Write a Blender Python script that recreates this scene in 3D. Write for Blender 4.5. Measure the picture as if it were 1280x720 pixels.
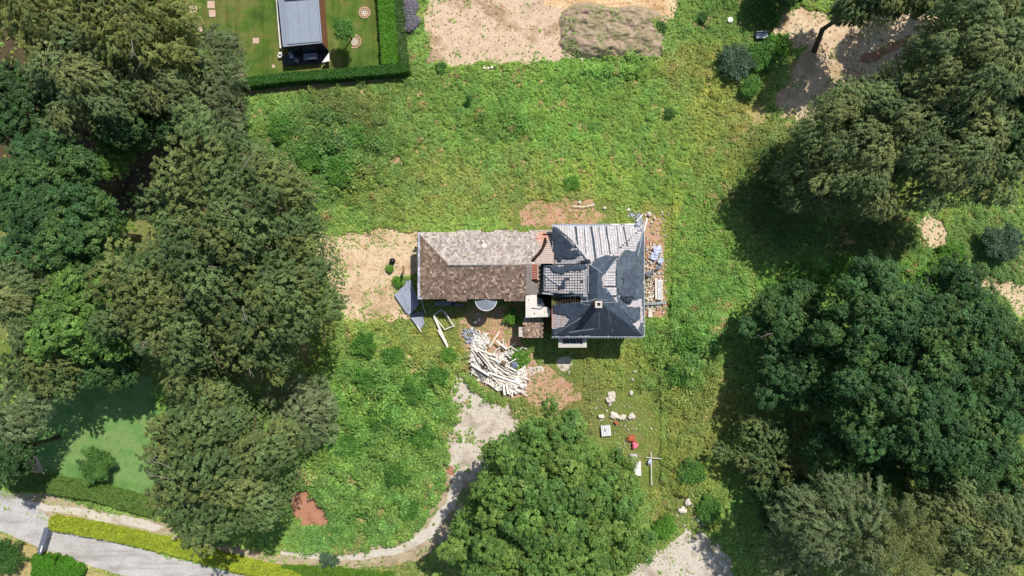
import bpy, math, random
import numpy as np
from mathutils import Vector, geometry
for o in list(bpy.data.objects): bpy.data.objects.remove(o)
scene = bpy.context.scene
COL = scene.collection
R = math.radians
random.seed(7); RNG = np.random.default_rng(7)
# ---------------------------------------------------------------- camera, sky, sun, exposure
CAMZ = 85.0
cam_d = bpy.data.cameras.new('camera'); cam = bpy.data.objects.new('camera', cam_d); COL.objects.link(cam)
cam.location = (0, 0, CAMZ); cam_d.sensor_width = 36; cam_d.lens = 18 / (64 / CAMZ)
cam_d.clip_start = .5; cam_d.clip_end = 3000
scene.camera = cam
SUN = Vector((.33, .53, 1.0)).normalized()
w = bpy.data.worlds.new('World'); scene.world = w; w.use_nodes = True
nt = w.node_tree; sky = nt.nodes.new('ShaderNodeTexSky'); sky.sky_type = 'NISHITA'; sky.sun_disc = False
sky.sun_elevation = math.asin(SUN.z); sky.sun_rotation = math.atan2(SUN.x, SUN.y)
nt.nodes['Background'].inputs[1].default_value = .12
nt.links.new(sky.outputs[0], nt.nodes['Background'].inputs[0])
sl = bpy.data.lights.new('sun', 'SUN'); sl.energy = 4.9; sl.angle = R(.53); sl.color = (1, .955, .89)
so = bpy.data.objects.new('sun', sl); COL.objects.link(so); so.location = (20, 30, 60)
so.rotation_euler = (-SUN).to_track_quat('-Z', 'Y').to_euler()
scene.view_settings.view_transform = 'Standard'; scene.view_settings.look = 'None'
scene.view_settings.exposure = 0.0; scene.view_settings.gamma = 1
scene.render.engine = 'CYCLES'
scene.cycles.max_bounces = 6; scene.cycles.diffuse_bounces = 3; scene.cycles.transmission_bounces = 3

# ---------------------------------------------------------------- helpers
def P(px, py, z=0.0):
    """point at height z seen at photo pixel (px, py)"""
    k = (CAMZ - z) / CAMZ
    return Vector(((px - 640) / 10 * k, (360 - py) / 10 * k, z))
def lin(c):
    return tuple((v / 255 / 12.92 if v / 255 <= .04045 else ((v / 255 + .055) / 1.055) ** 2.4) for v in c)
def hsh(ix, iy, s):
    h = (ix.astype(np.int64) * 374761393 + iy.astype(np.int64) * 668265263 + s * 974634777) & 0xffffffff
    h = ((h ^ (h >> 13)) * 1274126177) & 0xffffffff
    return ((h ^ (h >> 16)) & 0xffff) / 65535.0
def vn(x, y, s=0):
    x = np.asarray(x, float); y = np.asarray(y, float)
    ix = np.floor(x); iy = np.floor(y); fx = x - ix; fy = y - iy
    fx = fx * fx * (3 - 2 * fx); fy = fy * fy * (3 - 2 * fy)
    a = hsh(ix, iy, s); b = hsh(ix + 1, iy, s); c = hsh(ix, iy + 1, s); d = hsh(ix + 1, iy + 1, s)
    return (a * (1 - fx) + b * fx) * (1 - fy) + (c * (1 - fx) + d * fx) * fy
def fbm(x, y, s=0, o=3):
    t = 0; a = .5; n = 0
    for i in range(o): t = t + a * vn(np.asarray(x) * 2 ** i, np.asarray(y) * 2 ** i, s + i); n += a; a *= .5
    return t / n
def inpoly(x, y, poly):
    x = np.asarray(x, float); y = np.asarray(y, float); r = np.zeros(x.shape, bool); n = len(poly)
    for i in range(n):
        x1, y1 = poly[i][:2]; x2, y2 = poly[(i + 1) % n][:2]
        if y1 == y2: continue
        c = ((y1 > y) != (y2 > y)) & (x < (x2 - x1) * (y - y1) / (y2 - y1) + x1)
        r ^= c
    return r
def link(o, parent=None):
    COL.objects.link(o)
    if parent: o.parent = parent
    return o
def tag(o, label=None, cat=None, group=None, kind=None):
    if label: o['label'] = label
    if cat: o['category'] = cat
    if group: o['group'] = group
    if kind: o['kind'] = kind
    return o
def empty(name, loc, label, cat, group=None, rz=0):
    o = bpy.data.objects.new(name, None); o.location = loc; o.rotation_euler = (0, 0, rz); COL.objects.link(o)
    o.empty_display_size = .3
    return tag(o, label, cat, group)
def mk(name, V, F, mat, parent=None, tint=None, smooth=False, local=True):
    """mesh object; V in world coordinates are moved into the parent's space"""
    me = bpy.data.meshes.new(name)
    V = [tuple(v) for v in V]
    me.from_pydata(V, [], F); me.update()
    if tint is not None:
        a = me.attributes.new('tint', 'FLOAT_COLOR', 'FACE'); a.data.foreach_set('color', np.asarray(tint, np.float32).ravel())
    if smooth: me.shade_smooth()
    if mat: me.materials.append(mat)
    o = bpy.data.objects.new(name, me); link(o, parent)
    if parent is not None and local:
        o.matrix_parent_inverse = parent_inv(parent)
    return o
def parent_inv(p):
    from mathutils import Matrix
    m = Matrix.Translation(p.location) @ p.rotation_euler.to_matrix().to_4x4()
    if p.parent: m = Matrix.Identity(4) @ m
    return m.inverted()
class MB:
    def __init__(s): s.V = []; s.F = []; s.T = []
    def add(s, V, F, t=None):
        b = len(s.V); s.V += [tuple(v) for v in V]; s.F += [tuple(i + b for i in f) for f in F]
        s.T += [(t or (1, 1, 1)) + (1,)] * len(F)
    def box(s, c, size, rz=0, t=None, rot=None):
        hx, hy, hz = size[0] / 2, size[1] / 2, size[2] / 2
        V = [Vector((x, y, z)) for x in (-hx, hx) for y in (-hy, hy) for z in (-hz, hz)]
        if rot is not None: V = [rot @ v for v in V]
        cr, sr = math.cos(rz), math.sin(rz)
        V = [Vector((v.x * cr - v.y * sr + c[0], v.x * sr + v.y * cr + c[1], v.z + c[2])) for v in V]
        s.add(V, [(0, 1, 3, 2), (4, 6, 7, 5), (0, 4, 5, 1), (2, 3, 7, 6), (0, 2, 6, 4), (1, 5, 7, 3)], t)
    def bar(s, a, b, w, h, t=None):
        a = Vector(a); b = Vector(b); d = (b - a); L = d.length
        if L < 1e-6: return
        d /= L; x = d.cross(Vector((0, 0, 1)))
        if x.length < 1e-3: x = Vector((1, 0, 0))
        x.normalize(); z = x.cross(d)
        V = []
        for p in (a, b):
            for (i, j) in ((-1, -1), (1, -1), (1, 1), (-1, 1)): V.append(p + x * (i * w / 2) + z * (j * h / 2))
        s.add(V, [(3, 2, 1, 0), (4, 5, 6, 7), (0, 1, 5, 4), (1, 2, 6, 5), (2, 3, 7, 6), (3, 0, 4, 7)], t)
    def prism(s, pts, z0, z1, t=None):
        n = len(pts); V = [(p[0], p[1], z0) for p in pts] + [(p[0], p[1], z1) for p in pts]
        F = [tuple(range(n - 1, -1, -1)), tuple(range(n, 2 * n))] + [(i, (i + 1) % n, n + (i + 1) % n, n + i) for i in range(n)]
        s.add(V, F, t)
    def tube(s, pts, rad, n=6, t=None):
        rings = []; pts = [Vector(p) for p in pts]
        for i, p in enumerate(pts):
            d = (pts[min(i + 1, len(pts) - 1)] - pts[max(i - 1, 0)]).normalized()
            x = d.cross(Vector((.31, .17, .9))); x.normalize(); y = d.cross(x)
            r = rad[i] if hasattr(rad, '__len__') else rad
            rings.append([p + (x * math.cos(a) + y * math.sin(a)) * r for a in [2 * math.pi * k / n for k in range(n)]])
        V = [v for r in rings for v in r]; F = []
        for i in range(len(pts) - 1):
            for k in range(n): F.append((i * n + k, i * n + (k + 1) % n, (i + 1) * n + (k + 1) % n, (i + 1) * n + k))
        F.append(tuple(range(n - 1, -1, -1))); F.append(tuple((len(pts) - 1) * n + k for k in range(n)))
        s.add(V, F, t)
    def stone(s, c, r, sd, t=None, flat=.6):
        g = random.Random(sd); t0 = (1 + 5 ** .5) / 2
        V = [(-1, t0, 0), (1, t0, 0), (-1, -t0, 0), (1, -t0, 0), (0, -1, t0), (0, 1, t0), (0, -1, -t0), (0, 1, -t0), (t0, 0, -1), (t0, 0, 1), (-t0, 0, -1), (-t0, 0, 1)]
        F = [(0, 11, 5), (0, 5, 1), (0, 1, 7), (0, 7, 10), (0, 10, 11), (1, 5, 9), (5, 11, 4), (11, 10, 2), (10, 7, 6), (7, 1, 8), (3, 9, 4), (3, 4, 2), (3, 2, 6), (3, 6, 8), (3, 8, 9), (4, 9, 5), (2, 4, 11), (6, 2, 10), (8, 6, 7), (9, 8, 1)]
        sx, sy = g.uniform(.7, 1.3), g.uniform(.6, 1.1); a = g.uniform(0, 6.28); O = []
        for v in V:
            v = Vector(v).normalized() * r * g.uniform(.75, 1.2)
            x, y = v.x * sx, v.y * sy
            O.append((c[0] + x * math.cos(a) - y * math.sin(a), c[1] + x * math.sin(a) + y * math.cos(a), c[2] + v.z * flat))
        s.add(O, F, t)
    def build(s, name, mat, parent=None, smooth=False):
        return mk(name, s.V, s.F, mat, parent, s.T, smooth)

# ---------------------------------------------------------------- materials
def newmat(name, rough=.8, spec=.3):
    m = bpy.data.materials.new(name); m.use_nodes = True; n = m.node_tree.nodes; b = n['Principled BSDF']
    b.inputs['Roughness'].default_value = rough; b.inputs['Specular IOR Level'].default_value = spec
    return m, m.node_tree, b
def noise_mix(t, cols, scale, detail=6, rough=.6, coord=None, w=0, stretch=None):
    """colour ramp driven by noise in world (Position) space"""
    g = t.nodes.new('ShaderNodeNewGeometry'); nz = t.nodes.new('ShaderNodeTexNoise')
    nz.inputs['Scale'].default_value = scale; nz.inputs['Detail'].default_value = detail; nz.inputs['Roughness'].default_value = rough
    mp = t.nodes.new('ShaderNodeMapping'); mp.inputs['Location'].default_value = (w * 13.7, w * 7.1, w * 3.3)
    if stretch: mp.inputs['Scale'].default_value = stretch[0]; mp.inputs['Rotation'].default_value = (0, 0, stretch[1])
    t.links.new(g.outputs['Position'], mp.inputs[0]); t.links.new(mp.outputs[0], nz.inputs['Vector'])
    r = t.nodes.new('ShaderNodeValToRGB'); e = r.color_ramp.elements
    lo, hi = .33, .68
    for i, c in enumerate(cols):
        p = lo + (hi - lo) * i / max(1, len(cols) - 1)
        if i < 2: e[i].position = p; el = e[i]
        else: el = e.new(p)
        el.color = tuple(c) + (1,)
    t.links.new(nz.outputs['Fac'], r.inputs[0])
    return r.outputs[0], nz.outputs['Fac']
def mixc(t, a, b, f, mode='MIX'):
    m = t.nodes.new('ShaderNodeMix'); m.data_type = 'RGBA'; m.blend_type = mode
    for i, v in ((6, a), (7, b)):
        if hasattr(v, 'links') or hasattr(v, 'is_linked'): t.links.new(v, m.inputs[i])
        else: m.inputs[i].default_value = tuple(v) + (1,)
    if hasattr(f, 'is_linked'): t.links.new(f, m.inputs[0])
    else: m.inputs[0].default_value = f
    return m.outputs[2]
def bump(t, b, h, strength=.5, dist=.05):
    n = t.nodes.new('ShaderNodeBump'); n.inputs['Strength'].default_value = strength; n.inputs['Distance'].default_value = dist
    t.links.new(h, n.inputs['Height']); t.links.new(n.outputs[0], b.inputs['Normal'])
def attr(t, name, kind='GEOMETRY'):
    a = t.nodes.new('ShaderNodeAttribute'); a.attribute_name = name; a.attribute_type = kind; return a
def soil(name, cols, s1=.35, s2=6, rough=.95, tinted=False, streak=None):
    m, t, b = newmat(name, rough, .15)
    c1, f1 = noise_mix(t, cols, s1, 8, .65, w=len(name))
    c2, f2 = noise_mix(t, [(.62, .6, .58), (1, 1, 1), (1.25, 1.25, 1.25)], s2, 5, .75, w=len(name) + 3)
    c = mixc(t, c1, c2, .85, 'MULTIPLY')
    if streak:
        c3, f3 = noise_mix(t, [(.7, .66, .6), (1, 1, 1), (1.1, 1.1, 1.1)], .8, 6, .6, w=9, stretch=streak)
        c = mixc(t, c, c3, .8, 'MULTIPLY')
    if tinted: c = mixc(t, c, attr(t, 'tint').outputs['Color'], 1, 'MULTIPLY')
    t.links.new(c, b.inputs['Base Color']); bump(t, b, f2, .6, .08)
    return m
def plain(name, col, rough=.7, spec=.3, var=.25, scale=4, metal=0, tinted=True, bmp=.2):
    m, t, b = newmat(name, rough, spec); b.inputs['Metallic'].default_value = metal
    c = lin(col); lo = tuple(v * (1 - var) for v in c); hi = tuple(min(1, v * (1 + var)) for v in c)
    c1, f = noise_mix(t, [lo, c, hi], scale, 6, .7, w=len(name))
    if tinted: c1 = mixc(t, c1, attr(t, 'tint').outputs['Color'], 1, 'MULTIPLY')
    t.links.new(c1, b.inputs['Base Color'])
    if bmp: bump(t, b, f, bmp, .03)
    return m
def leafmat(name, trans=.3, inst=False, rough=.5):
    m, t, b = newmat(name, rough, .25)
    c = attr(t, 'tint').outputs['Color']
    if inst: c = mixc(t, c, attr(t, 'itint', 'INSTANCER').outputs['Color'], 1, 'MULTIPLY')
    t.links.new(c, b.inputs['Base Color'])
    tr = t.nodes.new('ShaderNodeBsdfTranslucent'); c2 = mixc(t, c, (1.2, 1.2, .75), 1, 'MULTIPLY'); t.links.new(c2, tr.inputs[0])
    mx = t.nodes.new('ShaderNodeMixShader'); mx.inputs[0].default_value = trans
    t.links.new(b.outputs[0], mx.inputs[1]); t.links.new(tr.outputs[0], mx.inputs[2])
    t.links.new(mx.outputs[0], t.nodes['Material Output'].inputs[0])
    return m
M = {}
M['leaf'] = leafmat('leaf'); M['ileaf'] = leafmat('leaf_ground', .3, True)
M['bark'] = plain('bark', (92, 80, 66), .9, .1, .35, 5); M['palebark'] = plain('pale_bark', (142, 134, 120), .9, .1, .25, 5)
# ================================================================ THE SETTING: ground sheets
M['ground'] = soil('ground', [lin((84, 104, 42)), lin((104, 120, 56)), lin((122, 122, 72)), lin((96, 118, 48))], .25, 5)
M['litter'] = soil('leaf_litter', [lin((62, 54, 40)), lin((88, 74, 56)), lin((70, 70, 42))], .5, 6)
M['tansoil'] = soil('tan_soil', [lin((166, 142, 114)), lin((188, 164, 138)), lin((204, 180, 152)), lin((160, 134, 106)), lin((178, 152, 126))], .16, 5)
M['sand'] = soil('sandy_soil', [lin((186, 150, 108)), lin((208, 176, 134)), lin((222, 196, 160))], .4, 4, streak=((.15, 1.6, 1), R(4)))
M['heap'] = soil('heap_soil', [lin((150, 130, 110)), lin((172, 150, 130)), lin((134, 128, 94)), lin((182, 160, 138))], .8, 6)
M['gravel'] = soil('gravel', [lin((158, 146, 130)), lin((186, 174, 158)), lin((200, 190, 176)), lin((166, 152, 132))], .5, 9)
M['track'] = soil('track', [lin((146, 132, 104)), lin((176, 160, 134)), lin((150, 146, 104))], .5, 6)
M['rut'] = soil('rut', [lin((176, 166, 150)), lin((200, 192, 178)), lin((168, 156, 136))], .6, 7)
M['drive'] = soil('drive', [lin((164, 160, 156)), lin((180, 176, 172)), lin((190, 188, 184))], .35, 9, streak=((.2, 1.6, 1), R(-14)))
M['reddish'] = soil('reddish_soil', [lin((168, 128, 102)), lin((188, 150, 126)), lin((160, 140, 100)), lin((130, 124, 76))], .9, 8)
M['redmulch'] = soil('red_mulch', [lin((150, 106, 84)), lin((174, 124, 98)), lin((170, 132, 110))], .8, 7)
M['paleclay'] = soil('pale_clay', [lin((182, 160, 130)), lin((206, 184, 152)), lin((188, 160, 130)), lin((160, 146, 106))], .35, 4)
M['mown'] = soil('mown_lawn', [lin((66, 90, 36)), lin((82, 106, 42)), lin((108, 110, 58)), lin((74, 98, 38))], .35, 9, streak=((1.8, .15, 1), R(4)))
M['lawn'] = soil('green_lawn', [lin((88, 126, 66)), lin((100, 138, 74)), lin((120, 146, 86)), lin((94, 130, 68))], .5, 9)
M['drygrass'] = soil('dry_grass', [lin((150, 138, 92)), lin((176, 160, 110)), lin((128, 130, 72))], .5, 7)

def noisy(poly, amp=.35, step=.35, seed=1):
    """photo-pixel outline to a world outline with a ragged natural edge"""
    W = [P(x, y, 0) for x, y in poly]; O = []
    for i in range(len(W)):
        a, b = W[i], W[(i + 1) % len(W)]; n = max(1, int((b - a).length / step))
        for k in range(n):
            p = a.lerp(b, k / n)
            dx = (fbm(p.x * .6 + 5, p.y * .6, seed, 4) - .5) * 2.8 * amp; dy = (fbm(p.x * .6, p.y * .6 + 9, seed + 50, 4) - .5) * 2.8 * amp
            O.append((p.x + float(dx) * 1.6, p.y + float(dy) * 1.6))
    return O
ZONES = []
def sheet(name, poly, mat, level, amp=.35, clear=True, seed=1, dens=0.0):
    pts = noisy(poly, amp, .35 if amp > .1 else 1.0, seed) if amp > 0 else [tuple(P(x, y)[:2]) for x, y in poly]
    z = .004 * level
    tris = geometry.tessellate_polygon([[Vector((x, y, 0)) for x, y in pts]])
    o = mk(name, [(x, y, z) for x, y in pts], [tuple(t) for t in tris], mat)
    me = o.data
    import bmesh
    bm = bmesh.new(); bm.from_mesh(me); bmesh.ops.recalc_face_normals(bm, faces=bm.faces)
    if bm.faces and sum(f.normal.z for f in bm.faces) < 0: bmesh.ops.reverse_faces(bm, faces=bm.faces)
    bm.to_mesh(me); bm.free()
    tag(o, kind='structure')
    if clear: ZONES.append((pts, dens))
    return o
g = mk('ground', [(-400, -400, 0), (400, -400, 0), (400, 400, 0), (-400, 400, 0)], [(0, 1, 2, 3)], M['ground']); tag(g, kind='structure')
# woodland floor
sheet('woodland_floor', [(-60, -60), (240, -60), (300, 100), (310, 180), (400, 290), (420, 400), (400, 470), (330, 520), (200, 480), (60, 470), (-60, 480)], M['litter'], 1, .8, False)
sheet('woodland_floor', [(1000, 190), (1060, 110), (1160, 20), (1340, -60), (1340, 800), (940, 800), (985, 660), (960, 560), (1000, 470), (1060, 420), (1200, 400), (1160, 290), (1040, 250)], M['litter'], 1, 1.6, False)
SOIL = sheet('bare_soil', [(531, -60), (845, -60), (840, 20), (826, 38), (820, 62), (780, 70), (700, 74), (620, 80), (528, 82), (536, 50), (528, 20)], M['tansoil'], 2, .5, dens=.014)
sheet('sandy_strip', [(690, -60), (843, -60), (838, 20), (815, 18), (760, 10), (690, 12), (680, 5)], M['sand'], 3, .4)
sheet('bare_soil', [(399, 290), (440, 291), (480, 286), (520, 290), (527, 335), (500, 348), (496, 372), (512, 398), (484, 404), (456, 400), (428, 404), (424, 380), (408, 350), (396, 322)], M['paleclay'], 2, .4, dens=.014)
sheet('bare_soil', [(392, 288), (402, 284), (404, 340), (399, 362), (393, 340)], M['paleclay'], 3, .25, dens=.05)
sheet('gravel_yard', [(570, 470), (586, 478), (604, 500), (636, 508), (648, 530), (640, 560), (610, 596), (574, 606), (556, 590), (556, 560), (560, 540), (576, 516), (562, 492)], M['gravel'], 2, .4, dens=.021)
sheet('farm_track', [(550, 575), (606, 592), (590, 610), (580, 640), (560, 680), (520, 702), (450, 712), (380, 710), (330, 712), (310, 690), (352, 690), (400, 690), (460, 684), (510, 668), (540, 640), (556, 610)], M['track'], 1, .35, dens=.021)
sheet('wheel_rut', [(566, 600), (578, 606), (566, 640), (540, 672), (500, 692), (450, 700), (390, 698), (350, 692), (352, 686), (400, 691), (450, 692), (496, 682), (534, 660), (556, 630)], M['rut'], 3, .15)
0 and sheet('wheel_rut', [(548, 640), (553, 646), (530, 664), (505, 676), (480, 682), (480, 678), (504, 669), (528, 656)], M['rut'], 3, .12)
sheet('farm_track', [(-40, 612), (10, 614), (60, 618), (120, 634), (200, 652), (260, 676), (330, 690), (330, 712), (240, 690), (160, 668), (60, 650), (-40, 625)], M['track'], .5, .2, dens=.05)
sheet('wheel_rut', [(10, 620), (60, 632), (120, 638), (190, 652), (205, 660), (195, 664), (150, 656), (80, 642), (10, 632)], M['rut'], 3, .12)
sheet('driveway', [(-60, 608), (0, 612), (14, 616), (56, 640), (70, 658), (150, 678), (330, 726), (400, 760), (260, 760), (150, 718), (60, 690), (20, 672), (-60, 640)], M['drive'], 4.5, .1)
sheet('dry_verge', [(-60, 640), (-10, 660), (22, 674), (60, 692), (150, 720), (170, 760), (-60, 760)], M['drygrass'], 2, .15, dens=.12)
sheet('gravel_yard', [(776, 760), (784, 716), (812, 688), (838, 672), (852, 662), (880, 668), (905, 682), (918, 704), (906, 760)], M['gravel'], 2, .5, dens=.014)
sheet('clay_clearing', [(968, 44), (976, 16), (1000, 4), (1040, 24), (1100, 12), (1160, -10), (1180, 30), (1140, 62), (1130, 90), (1080, 130), (1040, 150), (1000, 152), (972, 146), (966, 116), (990, 90), (1004, 62), (978, 60)], M['paleclay'], 2, .5, dens=.012)
0 and sheet('leaf_litter', [(965, 90), (1010, 70), (1050, 90), (1060, 110), (1020, 150), (985, 170), (960, 160)], M['litter'], 3, .4, dens=.014)
sheet('red_clay_bank', [(1080, 66), (1104, 58), (1140, 42), (1146, 48), (1120, 62), (1096, 76), (1076, 80)], M['redmulch'], 4, .3, dens=.02)
sheet('clay_slope', [(1150, 274), (1160, 264), (1166, 270), (1182, 300), (1206, 330), (1250, 350), (1300, 360), (1300, 392), (1270, 392), (1240, 366), (1200, 352), (1176, 322), (1150, 296)], M['paleclay'], 2, .6, dens=.3)
sheet('bare_soil', [(650, 262), (672, 254), (690, 258), (706, 248), (740, 250), (752, 270), (736, 284), (655, 284)], M['reddish'], 2, .5, dens=.1)
sheet('bare_soil', [(806, 262), (826, 268), (832, 330), (830, 392), (806, 396), (800, 330)], M['reddish'], 2, .4, dens=.06)
sheet('bare_soil', [(582, 386), (650, 382), (654, 420), (668, 452), (672, 490), (640, 500), (600, 484), (584, 440), (572, 410)], M['reddish'], 2.5, .4, dens=.12)
sheet('bare_soil', [(660, 468), (690, 462), (716, 480), (722, 500), (700, 516), (672, 508), (656, 494)], M['reddish'], 2, .5, dens=.18)
sheet('bare_soil', [(700, 448), (712, 446), (716, 458), (702, 464), (696, 456)], M['gravel'], 3, .2)
sheet('bare_soil', [(660, 458), (678, 456), (682, 464), (662, 468)], M['gravel'], 3, .15)
sheet('red_mulch_bed', [(366, 612), (392, 606), (408, 628), (419, 650), (404, 658), (378, 656), (362, 640)], M['redmulch'], 2, .12)
sheet('bare_soil', [(524, 628), (544, 624), (542, 636), (526, 640)], M['redmulch'], 3, .2, dens=.1)
sheet('bare_soil', [(556, 580), (566, 584), (568, 594), (558, 592)], M['redmulch'], 3, .12, dens=.05)
sheet('bare_soil', [(486, 196), (500, 192), (504, 206), (490, 212)], M['reddish'], 2, .3, dens=.2)
sheet('hedge_bed', [(296, 104), (400, 100), (514, 88), (516, 98), (420, 110), (300, 120)], M['reddish'], 3, .2, dens=.1)
sheet('bare_soil', [(930, 138), (950, 130), (956, 148), (942, 160)], M['drygrass'], 2.5, .6, dens=.4)
sheet('mown_lawn', [(150, -60), (500, -60), (500, 84), (420, 96), (300, 104), (230, 110), (200, 60)], M['mown'], 2, .05)
sheet('green_lawn', [(30, 470), (190, 470), (230, 640), (185, 622), (100, 606), (30, 590)], M['lawn'], 2, .1)
sheet('bare_soil', [(30, 572), (46, 568), (56, 596), (32, 598)], M['tansoil'], 3, .15)
# soil heap: a real mound
def moundxy(name, c, rx, ry, h, mat, n=56, seed=3, flat=.0, rot=0, rough=.14):
    V = []; F = []; cx, cy = P(*c)[:2]
    for j in range(n + 1):
        for i in range(n + 1):
            u = i / n * 2 - 1; v = j / n * 2 - 1; r = (abs(u) ** 4 + abs(v) ** 4) ** (1 / 4); th = math.atan2(v, u); r *= 1 + .3 * (float(fbm(math.cos(th) * 2.2 + 7, math.sin(th) * 2.2 + 3, seed, 4)) - .42)
            x = u * rx * math.cos(rot) - v * ry * math.sin(rot); y = u * rx * math.sin(rot) + v * ry * math.cos(rot)
            e = max(0, 1 - r ** 2)
            z = h * min(1, e * 1.8) * (1 - rough + 2 * rough * float(fbm((cx + x) * .9, (cy + y) * 1.6, seed))) + (.4 * float(fbm((cx + x) * 2.6, (cy + y) * 2.6, seed + 3, 4)) * min(1, e * 4)) - .03 * (e <= 0)
            V.append((cx + x, cy + y, z - .02))
    for j in range(n):
        for i in range(n): a = j * (n + 1) + i; F.append((a, a + 1, a + n + 2, a + n + 1))
    return tag(mk(name, V, F, mat, smooth=True), kind='structure')
moundxy('soil_heap', (764, 42), 6.9, 3.6, 1.1, M['heap'], rot=R(-4), rough=.45, n=90)
ZONES.append(([tuple(P(x, y)[:2]) for x, y in [(700, 12), (822, 12), (826, 72), (702, 74)]], .2))

# ================================================================ ground cover
HOUSE = [tuple(P(x, y)[:2]) for x, y in [(524, 292), (690, 290), (694, 284), (796, 284), (796, 414), (692, 414), (655, 416), (655, 372), (526, 372)]]
ZONES.append((HOUSE, 0))
def clump(name, kind, n, seed):
    r = np.random.default_rng(seed)
    if kind == 'leafy':
        d = r.normal(size=(n, 3)); d[:, 2] = np.abs(d[:, 2]); d /= np.linalg.norm(d, axis=1)[:, None]
        c = d * np.array([.34, .34, .30]) * r.uniform(.5, 1.05, (n, 1)); nr = d * .7 + r.normal(size=(n, 3)) * .35 + np.array([0, 0, .7]); L = r.uniform(.13, .24, n); Wd = L * .75
        u = r.normal(size=(n, 3))
    elif kind == 'grass':
        a = r.uniform(0, 6.28, n); rad = .3 * np.sqrt(r.uniform(0, 1, n))
        c = np.stack([rad * np.cos(a), rad * np.sin(a), r.uniform(.06, .2, n)], 1); L = r.uniform(.2, .36, n); Wd = r.uniform(.03, .06, n)
        u = np.stack([np.cos(a) * .5, np.sin(a) * .5, r.uniform(.3, 1, n)], 1) + r.normal(size=(n, 3)) * .25; nr = r.normal(size=(n, 3)) * .5 + np.array([0, 0, 1.])
    elif kind == 'shoots':
        k = r.integers(0, 9, n); a = k * .7 + r.uniform(-.1, .1, n); t_ = r.uniform(0, 1, n) ** .7
        c = np.stack([np.cos(a) * t_ * .75, np.sin(a) * t_ * .75, .25 + .5 * t_ - .35 * t_ ** 2 + .06 * k], 1) + r.normal(size=(n, 3)) * .06; nr = r.normal(size=(n, 3)) * .45 + np.array([0, 0, 1.]); L = r.uniform(.16, .3, n); Wd = L * .5; u = np.stack([np.cos(a), np.sin(a), -.2 + 0 * a], 1) + r.normal(size=(n, 3)) * .6
    else:  # bramble
        d = r.normal(size=(n, 3)); d[:, 2] = np.abs(d[:, 2]); d /= np.linalg.norm(d, axis=1)[:, None]
        c = d * np.array([.5, .5, .42]) * r.uniform(.4, 1.1, (n, 1)); nr = d * .6 + r.normal(size=(n, 3)) * .5 + np.array([0, 0, .6]); L = r.uniform(.18, .36, n); Wd = L * .6
        u = r.normal(size=(n, 3))
    V, F, _ = tris(c, nr, u, L, Wd)
    b = r.uniform(.7, 1.3, n); T = np.stack([b * r.uniform(.9, 1.12, n), b, b * r.uniform(.8, 1.1, n), np.ones(n)], 1)
    return raw(name, V, T, M['ileaf'], False)
def tris(c, nr, u, L, Wd):
    nr = nr / (np.linalg.norm(nr, axis=1)[:, None] + 1e-9)
    u = u - nr * (u * nr).sum(1)[:, None]; u /= (np.linalg.norm(u, axis=1)[:, None] + 1e-9); v = np.cross(nr, u)
    A = c - u * (L / 2)[:, None] + v * (Wd / 2)[:, None]; B = c + u * (L / 2)[:, None]; C_ = c - u * (L / 2)[:, None] - v * (Wd / 2)[:, None]
    return np.stack([A, C_, B], 1).reshape(-1, 3), None, None
def raw(name, V, T, mat, linkit=True, parent=None):
    n = len(V) // 3; me = bpy.data.meshes.new(name)
    me.vertices.add(3 * n); me.vertices.foreach_set('co', np.ascontiguousarray(V, np.float32).ravel())
    me.loops.add(3 * n); me.loops.foreach_set('vertex_index', np.arange(3 * n, dtype=np.int32))
    me.polygons.add(n); me.polygons.foreach_set('loop_start', np.arange(0, 3 * n, 3, dtype=np.int32))
    me.polygons.foreach_set('loop_total', np.full(n, 3, np.int32))
    a = me.attributes.new('tint', 'FLOAT_COLOR', 'FACE'); a.data.foreach_set('color', np.ascontiguousarray(T, np.float32).ravel())
    me.update(calc_edges=True); me.materials.append(mat)
    o = bpy.data.objects.new(name, me)
    if linkit: link(o, parent)
    return o
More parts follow.
